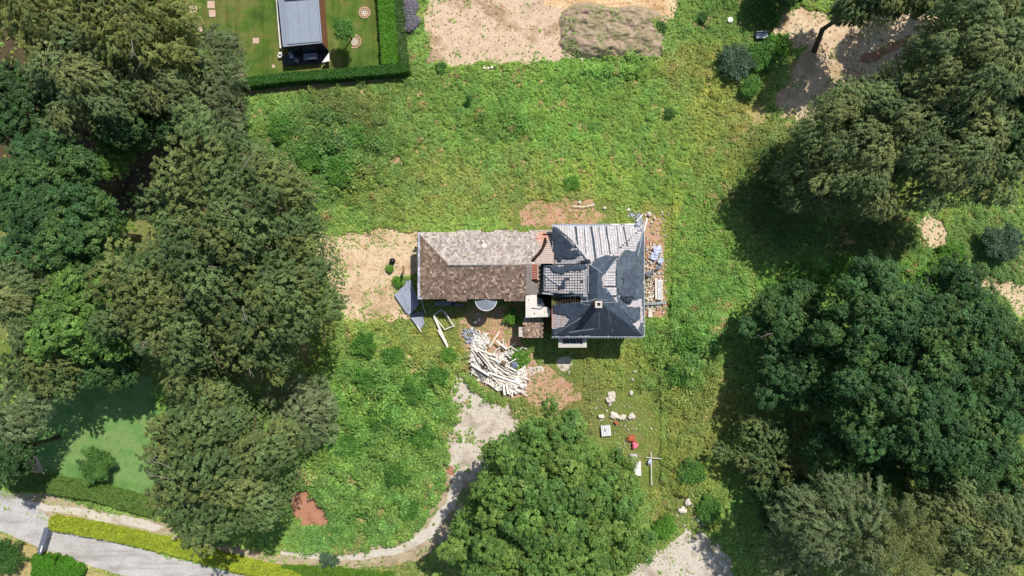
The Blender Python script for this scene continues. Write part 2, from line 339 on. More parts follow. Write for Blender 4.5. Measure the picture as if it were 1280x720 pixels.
def scatter(name, proto, pts, scl, tint, label=None):
    """ground cover: geometry-node instances of a plant clump on real points"""
    n = len(pts); me = bpy.data.meshes.new(name); me.vertices.add(n); me.vertices.foreach_set('co', np.ascontiguousarray(pts, np.float32).ravel())
    a = me.attributes.new('scl', 'FLOAT', 'POINT'); a.data.foreach_set('value', scl.astype(np.float32))
    a = me.attributes.new('rz', 'FLOAT_VECTOR', 'POINT')
    rv = np.stack([RNG.uniform(-.25, .25, n), RNG.uniform(-.25, .25, n), RNG.uniform(0, 6.28, n)], 1); a.data.foreach_set('vector', rv.astype(np.float32).ravel())
    a = me.attributes.new('itint', 'FLOAT_COLOR', 'POINT'); a.data.foreach_set('color', np.concatenate([tint, np.ones((n, 1))], 1).astype(np.float32).ravel())
    o = bpy.data.objects.new(name, me); link(o); me.materials.append(M['ileaf'])
    ng = bpy.data.node_groups.new('scatter', 'GeometryNodeTree')
    ng.interface.new_socket('Geometry', in_out='INPUT', socket_type='NodeSocketGeometry'); ng.interface.new_socket('Geometry', in_out='OUTPUT', socket_type='NodeSocketGeometry')
    N = ng.nodes; gi = N.new('NodeGroupInput'); go = N.new('NodeGroupOutput'); ip = N.new('GeometryNodeInstanceOnPoints'); oi = N.new('GeometryNodeObjectInfo')
    oi.inputs['Object'].default_value = proto
    s = N.new('GeometryNodeInputNamedAttribute'); s.data_type = 'FLOAT'; s.inputs[0].default_value = 'scl'
    r = N.new('GeometryNodeInputNamedAttribute'); r.data_type = 'FLOAT_VECTOR'; r.inputs[0].default_value = 'rz'
    Lk = ng.links.new; Lk(gi.outputs[0], ip.inputs['Points']); Lk(oi.outputs['Geometry'], ip.inputs['Instance']); Lk(s.outputs[0], ip.inputs['Scale']); Lk(r.outputs[0], ip.inputs['Rotation']); Lk(ip.outputs[0], go.inputs[0])
    md = o.modifiers.new('scatter', 'NODES'); md.node_group = ng
    return tag(o, label, None, None, 'stuff')
# colour patches of the wild ground cover, some darkened for tree shade: px, py, rx, ry, colour, kind weights
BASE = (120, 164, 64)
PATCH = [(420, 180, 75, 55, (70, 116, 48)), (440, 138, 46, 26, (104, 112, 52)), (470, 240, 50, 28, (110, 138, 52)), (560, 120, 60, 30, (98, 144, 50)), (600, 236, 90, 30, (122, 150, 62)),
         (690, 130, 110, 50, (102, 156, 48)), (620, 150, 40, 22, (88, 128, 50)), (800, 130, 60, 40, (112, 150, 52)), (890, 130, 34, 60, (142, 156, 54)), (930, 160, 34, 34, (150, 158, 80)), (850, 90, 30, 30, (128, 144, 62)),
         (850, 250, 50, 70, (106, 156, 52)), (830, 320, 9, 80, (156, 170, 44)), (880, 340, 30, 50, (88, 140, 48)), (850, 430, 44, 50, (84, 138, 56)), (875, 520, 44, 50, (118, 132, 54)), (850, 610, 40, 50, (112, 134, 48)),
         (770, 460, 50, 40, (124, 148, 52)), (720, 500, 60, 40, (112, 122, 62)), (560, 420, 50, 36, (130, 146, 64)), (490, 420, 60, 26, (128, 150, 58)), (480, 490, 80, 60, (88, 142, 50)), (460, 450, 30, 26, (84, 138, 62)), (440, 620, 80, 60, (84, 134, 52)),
         (540, 560, 36, 40, (100, 140, 58)), (500, 620, 60, 36, (100, 146, 54)), (610, 500, 30, 20, (90, 140, 44)), (420, 520, 40, 40, (104, 150, 48)), (505, 50, 14, 60, (96, 128, 52)), (960, 240, 60, 60, (58, 88, 34)), (1010, 350, 60, 24, (96, 150, 46)),  # darkest entry puts the conifers' cast shade into the leaf colour
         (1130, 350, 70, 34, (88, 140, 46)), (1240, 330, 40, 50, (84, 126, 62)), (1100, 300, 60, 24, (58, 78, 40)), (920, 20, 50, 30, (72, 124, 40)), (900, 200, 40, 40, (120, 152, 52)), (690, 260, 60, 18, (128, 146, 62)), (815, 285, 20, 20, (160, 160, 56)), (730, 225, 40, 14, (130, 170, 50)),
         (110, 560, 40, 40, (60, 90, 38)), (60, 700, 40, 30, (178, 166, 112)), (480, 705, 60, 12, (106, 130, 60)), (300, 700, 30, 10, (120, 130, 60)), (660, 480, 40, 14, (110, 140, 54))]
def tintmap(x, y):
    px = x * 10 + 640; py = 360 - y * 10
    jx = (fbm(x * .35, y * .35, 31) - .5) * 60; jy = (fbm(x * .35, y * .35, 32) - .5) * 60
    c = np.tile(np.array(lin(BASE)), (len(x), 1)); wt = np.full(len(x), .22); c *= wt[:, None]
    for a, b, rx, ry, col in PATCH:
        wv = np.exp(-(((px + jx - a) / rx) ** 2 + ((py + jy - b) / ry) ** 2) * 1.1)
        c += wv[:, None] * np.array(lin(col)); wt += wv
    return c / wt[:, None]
FOREST = [[tuple(P(x, y)[:2]) for x, y in q] for q in ([(-80, -80), (230, -80), (300, 100), (310, 180), (390, 290), (415, 400), (400, 470), (330, 520), (200, 480), (60, 470), (-80, 480)],
          [(1000, 190), (1060, 110), (1160, 20), (1360, -80), (1360, 250), (1180, 250), (1120, 280), (1030, 250)], [(980, 560), (980, 450), (1030, 400), (1300, 400), (1360, 800), (940, 800), (990, 660)])]
KEEPLOW = [[(740, 485), (826, 485), (826, 612), (775, 612), (740, 560)], [(485, 348), (600, 348), (600, 434), (485, 434)], [(840, 615), (885, 615), (885, 660), (840, 660)], [(800, 255), (840, 255), (840, 400), (800, 400)], [(640, 250), (770, 250), (770, 290), (640, 290)], [(935, 30), (970, 30), (970, 60), (935, 60)], [(900, 12), (925, 12), (925, 38), (900, 38)], [(780, 455), (800, 455), (800, 500), (780, 500)], [(655, 440), (730, 440), (730, 510), (655, 510)]]
KEEPOUT = [[(588, 412), (610, 410), (640, 424), (662, 450), (668, 490), (640, 500), (608, 486), (586, 470), (582, 440)], [(494, 352), (522, 348), (532, 396), (532, 414), (520, 414), (508, 394)], [(749, 528), (767, 528), (767, 550), (749, 550)], [(783, 538), (806, 538), (806, 600), (783, 600)], [(808, 560), (820, 560), (820, 606), (810, 606)], [(755, 484), (776, 484), (776, 508), (755, 508)], [(744, 512), (798, 512), (798, 528), (744, 528)], [(846, 620), (868, 620), (868, 646), (846, 646)]]
def cover():
    step = .175; xs = np.arange(-72, 72, step); ys = np.arange(-44, 44, step); X, Y = np.meshgrid(xs, ys); x = X.ravel() + RNG.uniform(-.11, .11, X.size); y = Y.ravel() + RNG.uniform(-.12, .12, X.size)
    keep = np.ones(len(x)); 
    patchy = fbm(x * .55, y * .55, 303, 4)
    for q, d in ZONES: keep = np.where(inpoly(x, y, q), np.minimum(keep, np.where((patchy > .62) & (d > 0), .45, d)), keep)
    for q, d in ZONES:
        if d == 0 or len(q) < 12: continue
        A = np.array(q); lo = A.min(0); hi = A.max(0); idx = np.nonzero((x > lo[0]) & (x < hi[0]) & (y > lo[1]) & (y < hi[1]))[0]; idx = idx[inpoly(x[idx], y[idx], q)]
        if not len(idx): continue
        dd = np.full(len(idx), 9.0)
        for i in range(0, len(q)):
            ax, ay = q[i]; dd = np.minimum(dd, (x[idx] - ax) ** 2 + (y[idx] - ay) ** 2)
        keep[idx] = np.maximum(keep[idx], .75 * np.exp(-np.sqrt(dd) / (.28 if abs(d - .021) < 1e-6 else .55)) * (patchy[idx] > .42))
    for q in FOREST: keep = np.where(inpoly(x, y, q), keep * .07, keep)
    px = x * 10 + 640; py = 360 - y * 10
    thin = fbm(x * .5, y * .5, 77)      # gaps of bare earth
    for q in KEEPOUT: keep = np.where(inpoly(px, py, q), .12, keep)
    keep = keep * np.where(thin < .22, .6, 1)
    big = fbm(x * .22, y * .22, 5); mid = fbm(x * .8, y * .8, 6); fine = vn(x * 2.2, y * 2.2, 8)
    tall = np.exp(-(((px - 480) / 90) ** 2 + ((py - 500) / 75) ** 2)) + np.exp(-(((px - 420) / 75) ** 2 + ((py - 190) / 60) ** 2)) * .8 + np.exp(-(((px - 450) / 90) ** 2 + ((py - 620) / 60) ** 2)) + .9 * np.exp(-(((px - 855) / 36) ** 2 + ((py - 440) / 60) ** 2)) + .5 * np.exp(-(((px - 620) / 50) ** 2 + ((py - 150) / 16) ** 2)) + .5 * np.exp(-(((px - 780) / 60) ** 2 + ((py - 90) / 12) ** 2)) + .6 * np.exp(-(((px - 1090) / 110) ** 2 + ((py - 350) / 30) ** 2)) + .5 * np.exp(-(((px - 860) / 30) ** 2 + ((py - 610) / 40) ** 2))
    hump = fbm(x * 1.1, y * 1.1, 411, 2); hump2 = vn(x * .55, y * .55, 415); z = tall * (.1 + 3.0 * np.maximum(0, hump - .34) + 1.7 * np.maximum(0, hump2 - .35)) + .34 * mid * fine + .5 * np.maximum(0, fbm(x * .9, y * .9, 419) - .6)
    r = RNG.uniform(0, 1, len(x)); dens = keep * .7
    ok = r < dens; x, y, z, mid, fine, big, tall = [v[ok] for v in (x, y, z, mid, fine, big, tall)]
    inz = np.zeros(len(x), bool); px = x * 10 + 640; py = 360 - y * 10
    for q in KEEPLOW: inz |= inpoly(px, py, q)
    for q, d in ZONES: inz |= inpoly(x, y, q)
    z[inz] *= .2
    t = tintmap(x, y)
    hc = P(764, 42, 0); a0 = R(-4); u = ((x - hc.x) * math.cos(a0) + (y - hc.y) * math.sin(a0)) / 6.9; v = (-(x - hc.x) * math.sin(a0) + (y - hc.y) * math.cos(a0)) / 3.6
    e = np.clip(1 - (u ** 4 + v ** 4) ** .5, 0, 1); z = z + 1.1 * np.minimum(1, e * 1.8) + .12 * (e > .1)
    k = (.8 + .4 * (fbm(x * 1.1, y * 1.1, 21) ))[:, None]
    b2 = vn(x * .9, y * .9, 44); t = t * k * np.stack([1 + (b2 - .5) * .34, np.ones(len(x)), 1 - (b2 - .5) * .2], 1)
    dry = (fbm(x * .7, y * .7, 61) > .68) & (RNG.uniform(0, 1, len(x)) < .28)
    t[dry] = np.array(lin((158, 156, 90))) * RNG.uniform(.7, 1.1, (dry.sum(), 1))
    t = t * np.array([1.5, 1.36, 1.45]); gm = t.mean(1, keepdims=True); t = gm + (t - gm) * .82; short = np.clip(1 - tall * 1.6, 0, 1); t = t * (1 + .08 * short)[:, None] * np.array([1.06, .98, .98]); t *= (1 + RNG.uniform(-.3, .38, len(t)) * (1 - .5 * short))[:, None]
    kind = np.where(tall + .9 * mid + RNG.uniform(-.25, .25, len(x)) > .8, 2, np.where(RNG.uniform(0, 1, len(x)) < .78, 0, 1)); kind = np.where((RNG.uniform(0, 1, len(x)) < .012 + .05 * (fbm(x * .4, y * .4, 511) > .58) + .03 * np.clip(tall, 0, 1)) & ~inz, 3, kind)
    sc = RNG.uniform(.5, 1.2, len(x)) * (1 - .38 * short + .25 * np.clip(tall, 0, 1)) * np.where(inz, .6, 1)
    zz = z.copy()
    for k_, (nm, pr) in enumerate((('weeds', clump('weed_clump', 'leafy', 46, 1)), ('grass', clump('grass_tuft', 'grass', 60, 2)), ('brambles', clump('bramble_clump', 'bramble', 46, 3)), ('tall_weeds', clump('tall_weed', 'shoots', 90, 4)))):
        m = kind == k_
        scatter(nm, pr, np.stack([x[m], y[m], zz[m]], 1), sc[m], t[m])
    # short turf on the two lawns
cover()
# pebbles and clods on the bare earth
def clods(name, poly, n, mat, r0, r1, seed, z=0):
    g = random.Random(seed); b = MB(); W = [tuple(P(x, y)[:2]) for x, y in poly]; X = [p[0] for p in W]; Y = [p[1] for p in W]; k = 0
    while k < n:
        x, y = g.uniform(min(X), max(X)), g.uniform(min(Y), max(Y))
        if not inpoly([x], [y], W)[0]: continue
        v = g.uniform(.6, 1.25); r = g.uniform(r0, r1); b.stone((x, y, z + r * .3), r, g.random(), (v, v * g.uniform(.95, 1), v * g.uniform(.88, 1))); k += 1
    return tag(b.build(name, mat), kind='stuff')
M['clod'] = plain('clod', (178, 152, 128), .95, .1, .3, 6); M['pebble'] = plain('pebble', (182, 174, 160), .9, .2, .3, 8); M['brick_bit'] = plain('brick_bit', (190, 142, 116), .9, .2, .35, 6)
clods('soil_clods', [(534, 0), (838, 0), (820, 62), (700, 72), (532, 80)], 500, M['clod'], .04, .14, 1)
clods('soil_clods', [(400, 292), (518, 292), (496, 360), (505, 398), (430, 402)], 260, M['clod'], .03, .11, 2)
clods('gravel_stones', [(570, 474), (600, 500), (645, 520), (600, 592), (560, 590), (560, 545)], 420, M['pebble'], .03, .1, 3)
clods('gravel_stones', [(780, 718), (840, 672), (905, 682), (915, 718)], 260, M['pebble'], .03, .11, 4)
clods('brick_rubble', [(652, 262), (706, 250), (750, 270), (736, 282), (655, 282)], 160, M['brick_bit'], .05, .16, 5)
clods('brick_rubble', [(808, 300), (828, 300), (832, 392), (808, 396)], 150, M['brick_bit'], .05, .18, 6)
clods('brick_rubble', [(594, 390), (648, 386), (652, 430), (610, 424)], 130, M['brick_bit'], .05, .15, 7)
clods('mulch_pieces', [(368, 612), (392, 606), (419, 650), (378, 656)], 130, M['redmulch'], .04, .12, 8)
clods('clay_clods', [(980, 20), (1150, 5), (1130, 60), (1050, 116), (1000, 60)], 200, M['clod'], .05, .16, 9)

clods('pale_fragments', [(742, 488), (800, 512), (806, 600), (778, 604), (760, 545), (742, 530)], 90, M['pebble'], .05, .15, 21, .12)
clods('pale_fragments', [(652, 440), (716, 444), (716, 470), (660, 490)], 60, M['pebble'], .05, .16, 22, .08)
clods('pale_fragments', [(804, 262), (836, 262), (838, 396), (804, 400)], 110, M['pebble'], .06, .18, 23, .1)
clods('pale_fragments', [(840, 618), (884, 640), (880, 668), (840, 660)], 40, M['pebble'], .06, .16, 24, .1)
clods('pale_fragments', [(560, 390), (650, 386), (668, 470), (640, 500), (590, 480), (574, 430)], 160, M['pebble'], .05, .14, 25, .05)
clods('drive_grit', [(0, 616), (30, 640), (70, 662), (160, 684), (280, 716), (250, 720), (150, 700), (40, 670), (0, 650)], 220, M['clod'], .02, .06, 26, .01)
# ================================================================ TREES
SP = {  # colours are leaf albedos (as sRGB), style, leaf length, width ratio, leaves per m2 of crown surface, tuft radius, gap
 'olive':  dict(cols=[(112, 134, 80), (102, 126, 76), (126, 138, 80)], style='fan', L=.215, W=.55, dens=150, tr=.52, gap=.24, lob=.15, flat=.72, sp=1.15),
 'oak':    dict(cols=[(80, 116, 64), (72, 108, 62), (92, 124, 66)], style='clump', L=.215, W=.75, dens=150, tr=.42, gap=.30, lob=.12, flat=.72, sp=1.8),
 'bright': dict(cols=[(116, 152, 72), (104, 142, 70), (128, 156, 76)], style='clump', L=.2, W=.75, dens=180, tr=.38, gap=.24, lob=.09, flat=.45, sp=1.9),
 'pale':   dict(cols=[(120, 158, 76), (110, 148, 72)], style='clump', L=.22, W=.7, dens=170, tr=.4, gap=.2, lob=.14, flat=.7, sp=1.7),
 'conifer':dict(cols=[(126, 144, 92), (114, 134, 86), (138, 148, 92)], style='spray', L=.24, W=.38, dens=210, tr=.42, gap=.22, lob=.13, flat=.85, sp=1.0),
 'yellow': dict(cols=[(142, 150, 84), (128, 140, 80)], style='spray', L=.26, W=.34, dens=205, tr=.64, gap=.25, lob=.14, flat=.75, sp=1.0),
 'wispy':  dict(cols=[(126, 142, 98), (112, 130, 86)], style='spray', L=.24, W=.26, dens=200, tr=.85, gap=.3, lob=.2, flat=.7, sp=1.0),
 'grey':   dict(cols=[(140, 156, 112), (126, 144, 98)], style='spray', L=.24, W=.28, dens=210, tr=.7, gap=.25, lob=.2, flat=.5, sp=1.0),
 'deep':   dict(cols=[(80, 112, 64), (74, 106, 60)], style='clump', L=.22, W=.7, dens=150, tr=.42, gap=.25, lob=.16, flat=.75, sp=1.6),
 'spiky':  dict(cols=[(130, 138, 82), (118, 130, 80)], style='arm', L=.24, W=.34, dens=300, tr=.5, gap=.2, lob=.2, flat=.9, sp=1),
}
SP['lawnbush'] = dict(SP['deep'], cols=[(98, 138, 66), (88, 128, 62)], L=.18, dens=260, flat=.6, style='shoots')
TRI_COUNT = [0]
def crown_mesh(sp, Rr, H, seed, squash=(1, 1), dens=1.0):
    """leaves of one crown, centred on the trunk axis; mid height 0"""
    s = SP[sp]; r = np.random.default_rng(seed); cs = [np.array(lin(c)) for c in s['cols']]
    Vt = Rr * s['flat']
    Cc = []; Nn = []; Uu = []; LL = []; TT = []
    if s['style'] == 'shoots':
        ns = int(16 + 26 * min(4, Rr)); ecc = [r.uniform(0, 6.28), r.uniform(.15, .4)]
        for k in range(ns):
            a = r.uniform(0, 6.28); q0 = Rr * r.uniform(0, .62) ** 1.0; ln = Rr * r.uniform(.28, .62) * (1 + ecc[1] * math.cos(a - ecc[0]) * 1.2)
            st = np.array([q0 * math.cos(a) * squash[0], q0 * math.sin(a) * squash[1], Vt * r.uniform(-.1, .35)]); e = a + r.uniform(-.8, .8); up = r.uniform(.1, .95)
            dv = np.array([math.cos(e), math.sin(e), up * s['flat']]); n = max(20, int(s['dens'] * .16 * ln / .3)); t = r.uniform(0, 1, n) ** .8
            c = st + dv * ln * t[:, None] + r.normal(size=(n, 3)) * (.1 + .07 * (1 - t))[:, None] * min(1.4, .6 + Rr); c[:, 2] -= .3 * t * t * ln
            Cc.append(c); Nn.append(np.array([0, 0, .9]) + r.normal(size=(n, 3)) * .5); Uu.append(r.normal(size=(n, 3)) + dv); TT.append(np.tile(cs[k % len(cs)] * r.uniform(.75, 1.25), (n, 1)))
    elif s['style'] == 'arm':
        na = int(26 + Rr * 5)
        for k in range(na):
            a = r.uniform(0, 6.28); el = r.uniform(-.1, 1.15); ln = Rr * (1.02 - .25 * el) * r.uniform(.75, 1.08)
            d0 = np.array([math.cos(a) * math.cos(el * .8), math.sin(a) * math.cos(el * .8), math.sin(el * .8)])
            st = int(ln / .28); t0 = .12
            for j in range(st):
                t = t0 + (1 - t0) * (j + r.uniform(0, 1)) / st; p = d0 * ln * t + np.array([0, 0, Vt * .3 - .9 * t * t]); wd = (1 - t) * 1.0 + .25
                n = 22; side = r.uniform(-1, 1, n) * wd; perp = np.array([-math.sin(a), math.cos(a), 0])
                c = p + perp * side[:, None] + r.normal(size=(n, 3)) * .1; c[:, 2] -= np.abs(side) * .35
                Cc.append(c); Nn.append(np.array([0, 0, 1.]) + r.normal(size=(n, 3)) * .55); Uu.append(perp * np.sign(side)[:, None] + d0 * .9 + r.normal(size=(n, 3)) * .3)
                TT.append(np.tile(cs[k % len(cs)] * r.uniform(.75, 1.2), (n, 1)))
    else:
        nl = int(11 + Rr * Rr * 1.3 / (Rr * s['lob'] * 1.2 + min(.45, Rr * .2)) ** 2 * .85); lobes = []
        for k in range(nl):
            a = k * 2.399963 + r.uniform(-.5, .5); q = math.sqrt((k + .5) / nl) * .93; q *= r.uniform(.85, 1.06)
            lr = (Rr * s['lob'] * .8 + min(.55, Rr * .2)) * r.uniform(.7, 1.3) * (1 - .25 * q)
            rr = q * (Rr - lr * .35) * (1 + .16 * math.sin(3 * a + seed) + .1 * math.sin(5 * a + seed * 2.1))
            z = Vt * (math.sqrt(max(0, 1 - q * q)) - .12) + r.uniform(-.16, .12) * Vt
            lobes.append((rr * math.cos(a) * squash[0], rr * math.sin(a) * squash[1], z, lr, cs[r.integers(len(cs))] * r.uniform(.82, 1.15)))
            if q > .45: lobes.append((rr * .93 * math.cos(a) * squash[0], rr * .93 * math.sin(a) * squash[1], z - Vt * .45, lr * 1.05, cs[0] * .95))
        ni = int(3.1 * Rr * Rr * 26); a = r.uniform(0, 6.28, ni); q = np.sqrt(r.uniform(0, 1, ni)) * Rr * .82
        Cc.append(np.stack([q * np.cos(a) * squash[0], q * np.sin(a) * squash[1], Vt * (np.sqrt(np.maximum(0, 1 - (q / Rr) ** 2)) - .75) + r.uniform(-.4, .3, ni) * Vt], 1)); Nn.append(r.normal(size=(ni, 3)) * .5 + np.array([0, 0, 1])); Uu.append(r.normal(size=(ni, 3))); TT.append(np.tile(cs[0], (ni, 1)))
        LB = np.array([l[:4] for l in lobes])
        for li, (lx, ly, lz, lr, lc) in enumerate(lobes):
            area = 2 * math.pi * lr * lr * 1.25; nt_ = max(4, int(area / (s['tr'] ** 2 * s.get('sp', 1.3))))
            i = np.arange(nt_) + .5; ph = np.arccos(1 - 1.32 * i / nt_); th = i * 2.399963 + r.uniform(0, 6)
            d = np.stack([np.sin(ph) * np.cos(th), np.sin(ph) * np.sin(th), np.cos(ph)], 1) + r.normal(size=(nt_, 3)) * .13
            p = np.array([lx, ly, lz]) + d * lr * r.uniform(.82, 1.12, (nt_, 1)) * np.array([1, 1, .85])
            keep = r.uniform(0, 1, nt_) > s['gap'] * .55
            D = np.linalg.norm(p[:, None, :] - LB[None, :, :3], axis=2) / LB[None, :, 3]; D[:, li] = 9; keep &= (D.min(1) > .72)
            p = p[keep]; d = d[keep]
            if not len(p): continue
            per = max(6, int(s['dens'] * dens * area / nt_ * .82)); m = len(p)
            pb = r.uniform(.7, 1.25, m)
            out = d / np.linalg.norm(d, axis=1)[:, None]
            if s['style'] == 'clump':
                off = r.normal(size=(m, per, 3)); off /= np.linalg.norm(off, axis=2)[:, :, None]; off *= r.uniform(.25, 1, (m, per, 1)) ** .6 * s['tr'] * r.uniform(.6, 1.15, (m, 1, 1)); off[:, :, 2] *= .62
                c = p[:, None] + off; nn = out[:, None] * .45 + off / s['tr'] * .6 + np.array([0, 0, .75]) + r.normal(size=(m, per, 3)) * .38; uu = off + r.normal(size=(m, per, 3)) * .25
            else:
                rad = p[:, :2] / (np.linalg.norm(p[:, :2], axis=1)[:, None] + 1e-6)
                dr = np.concatenate([rad * 1.0 + out[:, :2] * .6, (r.uniform(-.75, -.1, (m, 1)) if s['style'] == 'spray' else r.uniform(-.25, .35, (m, 1))) + out[:, 2:] * .35], 1); dr += (r.normal(size=dr.shape) * .45 if s['style'] == 'fan' else 0); dr /= np.linalg.norm(dr, axis=1)[:, None]
                nb = 5; dd = dr[:, None] + r.normal(size=(m, nb, 3)) * .5; dd /= np.linalg.norm(dd, axis=2)[:, :, None]
                idx = r.integers(0, nb, (m, per)); t = r.uniform(0, 1, (m, per, 1)); dl = np.take_along_axis(dd, idx[:, :, None].repeat(3, 2), 1)
                c = p[:, None] + dl * (t - .25) * s['tr'] * r.uniform(.7, 1.2, (m, 1, 1)) + r.normal(size=(m, per, 3)) * .055; c[:, :, 2] -= (t[:, :, 0] ** 2) * .3
                nn = out[:, None] * .5 + np.array([0, 0, .8]) + r.normal(size=(m, per, 3)) * .42; uu = dl + r.normal(size=(m, per, 3)) * .28
            Cc.append(c.reshape(-1, 3)); Nn.append(nn.reshape(-1, 3)); Uu.append(uu.reshape(-1, 3)); TT.append(np.repeat(lc * pb[:, None], per, 0))
    c = np.concatenate(Cc); n = len(c); L = r.uniform(.7, 1.3, n) * s['L']; L[:(ni if s['style'] not in ('arm', 'shoots') else 0)] *= 1.7; V, _, _ = tris(c, np.concatenate(Nn), np.concatenate(Uu), L, L * s['W'])
    T = np.concatenate(TT) * r.uniform(.8, 1.2, (n, 1)); q = r.uniform(0, 1, n) < .05; T[q] = T[q] * np.array([1.3, 1.05, .8])
    TRI_COUNT[0] += n
    return V, np.concatenate([T * .9, np.ones((n, 1))], 1)
def tree(px, py, rad, h, sp, label, cat='tree', name='tree', seed=None, squash=(1, 1), dens=1.0, limbs=7, group=None, bare=0, lean=None):
    seed = seed if seed is not None else int(px * 7 + py * 3) % 9973
    c = P(px, py, h); Rr = 1.14 * rad / 10 * (CAMZ - h) / CAMZ
    t = empty(name, (c.x, c.y, 0), label, cat, group)
    V, T = crown_mesh(sp, Rr, h, seed, squash, dens); V = V + np.array([0, 0, h - Rr * SP[sp]['flat'] * .35]); V[:, 2] = np.maximum(V[:, 2], .12)
    raw('crown', V, T, M['leaf'], True, t)
    g = random.Random(seed); b = MB(); tr = max(.06, Rr * .062); hz = h - Rr * .1
    pts = [(0, 0, -.1), (g.uniform(-.1, .1), g.uniform(-.1, .1), hz * .35), (g.uniform(-.2, .2), g.uniform(-.2, .2), hz * .7), (0, 0, hz)]
    b.tube(pts, [tr * 1.35, tr, tr * .7, tr * .3], 8); o = mk('trunk', b.V, b.F, M['bark'], t, b.T, True, False)
    if limbs and Rr > 1.2:
        b = MB()
        for k in range(limbs):
            a = k * 6.283 / limbs + g.uniform(-.3, .3); z0 = hz * g.uniform(.4, .75); ln = Rr * g.uniform(.6, .88)
            z1 = z0 + (h - z0) * g.uniform(.6, 1.0)
            pts = [(0, 0, z0), (math.cos(a) * ln * .45, math.sin(a) * ln * .45, z0 + (z1 - z0) * .6 + .2), (math.cos(a + .15) * ln, math.sin(a + .15) * ln, z1)]
            b.tube(pts, [tr * .5, tr * .34, tr * .12], 5)
        mk('limbs', b.V, b.F, M['bark'], t, b.T, True, False)
    for k in range(bare):   # pale bare branches that reach through the leaves
        b = MB(); a = g.uniform(0, 6.28); q = g.uniform(.1, .6) * Rr; ln = g.uniform(.25, .45) * Rr; z = h - Rr * SP[sp]['flat'] * .35 + Rr * SP[sp]['flat'] * math.sqrt(1 - (q / Rr) ** 2) + .35
        x, y = math.cos(a) * q, math.sin(a) * q; d = a + g.uniform(-.9, .9)
        p0 = Vector((x, y, z - .5)); p1 = p0 + Vector((math.cos(d), math.sin(d), 0)) * ln * .5 + Vector((0, 0, .45)); p2 = p1 + Vector((math.cos(d + .3), math.sin(d + .3), 0)) * ln * .5 + Vector((0, 0, -.25))
        b.tube([p0, p1, p2], [.045, .03, .01], 5)
        for j in range(5):
            f = g.uniform(.3, .95); s0 = p0.lerp(p1, f * 2) if f < .5 else p1.lerp(p2, f * 2 - 1); e = d + g.choice((-1, 1)) * g.uniform(.5, 1.0)
            b.tube([s0, s0 + Vector((math.cos(e), math.sin(e), g.uniform(-.1, .3))) * ln * .28], [.02, .008], 4)
        mk('bare_branch', b.V, b.F, M['palebark'], t, b.T, True, False)
    return t
# --- upper left woodland
tree(45, -5, 68, 17, 'yellow', 'yellow olive conifer in the top left corner of the wood')
tree(165, 12, 72, 17, 'yellow', 'yellow olive feathery tree left of the mown lawn at the top edge', bare=1)
tree(105, 95, 66, 15, 'conifer', 'dark olive feathery tree under the yellowish crowns at the top left')
tree(205, 95, 50, 13, 'conifer', 'feathery olive tree between the thin grey tree and the dark wood')
tree(12, 130, 46, 13, 'deep', 'small bright green crown at the left edge beside the dark gap')
tree(258, 75, 46, 9, 'wispy', 'thin grey green wispy tree overhanging the mown lawn', dens=.75, bare=4)
tree(262, 132, 44, 9, 'wispy', 'wispy green tree at the left end of the clipped garden hedge', dens=.8)
tree(165, 150, 40, 11, 'deep', 'dark shaded crown below the feathery trees at the upper left')
tree(55, 215, 52, 14, 'oak', 'dark green broad crown at the left edge, upper part of the green pair')
tree(75, 285, 66, 15, 'oak', 'large dark green broadleaf crown left of the giant olive tree')
tree(15, 255, 40, 13, 'oak', 'dark green crown cut by the left edge')
tree(142, 195, 22, 8, 'pale', 'small fresh green tree squeezed between dark and olive crowns')
tree(280, 254, 100, 20, 'olive', 'giant rounded olive tree with the tallest crown of the left wood', bare=1)
tree(338, 350, 88, 17, 'olive', 'wide olive tree whose edge meets the bare soil west of the house', bare=3)
tree(222, 378, 96, 17, 'olive', 'big olive tree with pale bare twigs below the giant rounded one', bare=5)
tree(322, 425, 50, 13, 'olive', 'olive tree hanging over the dark shaded hollow above the weeds', bare=3)
tree(100, 392, 62, 14, 'pale', 'fresh green spreading tree among dark crowns at the left', dens=1.0)
tree(22, 365, 52, 15, 'conifer', 'dull olive conifer at the left edge halfway down')
tree(60, 450, 44, 12, 'olive', 'olive crown above the grey thin tree at the left edge')
tree(138, 450, 36, 10, 'oak', 'green crown above the shaded corner of the lower lawn')
tree(18, 505, 42, 10, 'grey', 'thin grey green tree at the left edge above the lawn', dens=.7, bare=4)
tree(6, 568, 34, 9, 'deep', 'dark round tree at the left edge beside the lane')
tree(255, 455, 40, 10, 'olive', 'narrow olive crown joining the two biggest olive trees', bare=3)
tree(252, 548, 68, 15, 'olive', 'great olive tree at the lawn edge, upper half', bare=1)
tree(286, 596, 84, 16, 'olive', 'great olive tree shading the yellow hedge', bare=2)
tree(226, 610, 42, 13, 'olive', 'side crown of olive leaves over the green lawn', limbs=4)
tree(378, 515, 44, 4.5, 'grey', 'low grey green tree on the edge of the weeds south of the hollow', dens=.85, bare=2)
tree(118, 580, 19, 3.0, 'lawnbush', 'small young tree standing alone on the green lawn', dens=1.1)
# --- bottom centre
tree(682, 615, 92, 14, 'bright', 'great bright green oak in front of the house', limbs=9)
tree(612, 676, 56, 11, 'bright', 'bright green crown leaning over the farm track')
tree(752, 622, 56, 12, 'bright', 'bright green crown beside the white boxes and red bag')
tree(690, 712, 78, 12, 'bright', 'bright green crown cut by the bottom edge')
tree(768, 682, 42, 9, 'bright', 'lower green crown at the edge of the gravel at the bottom')
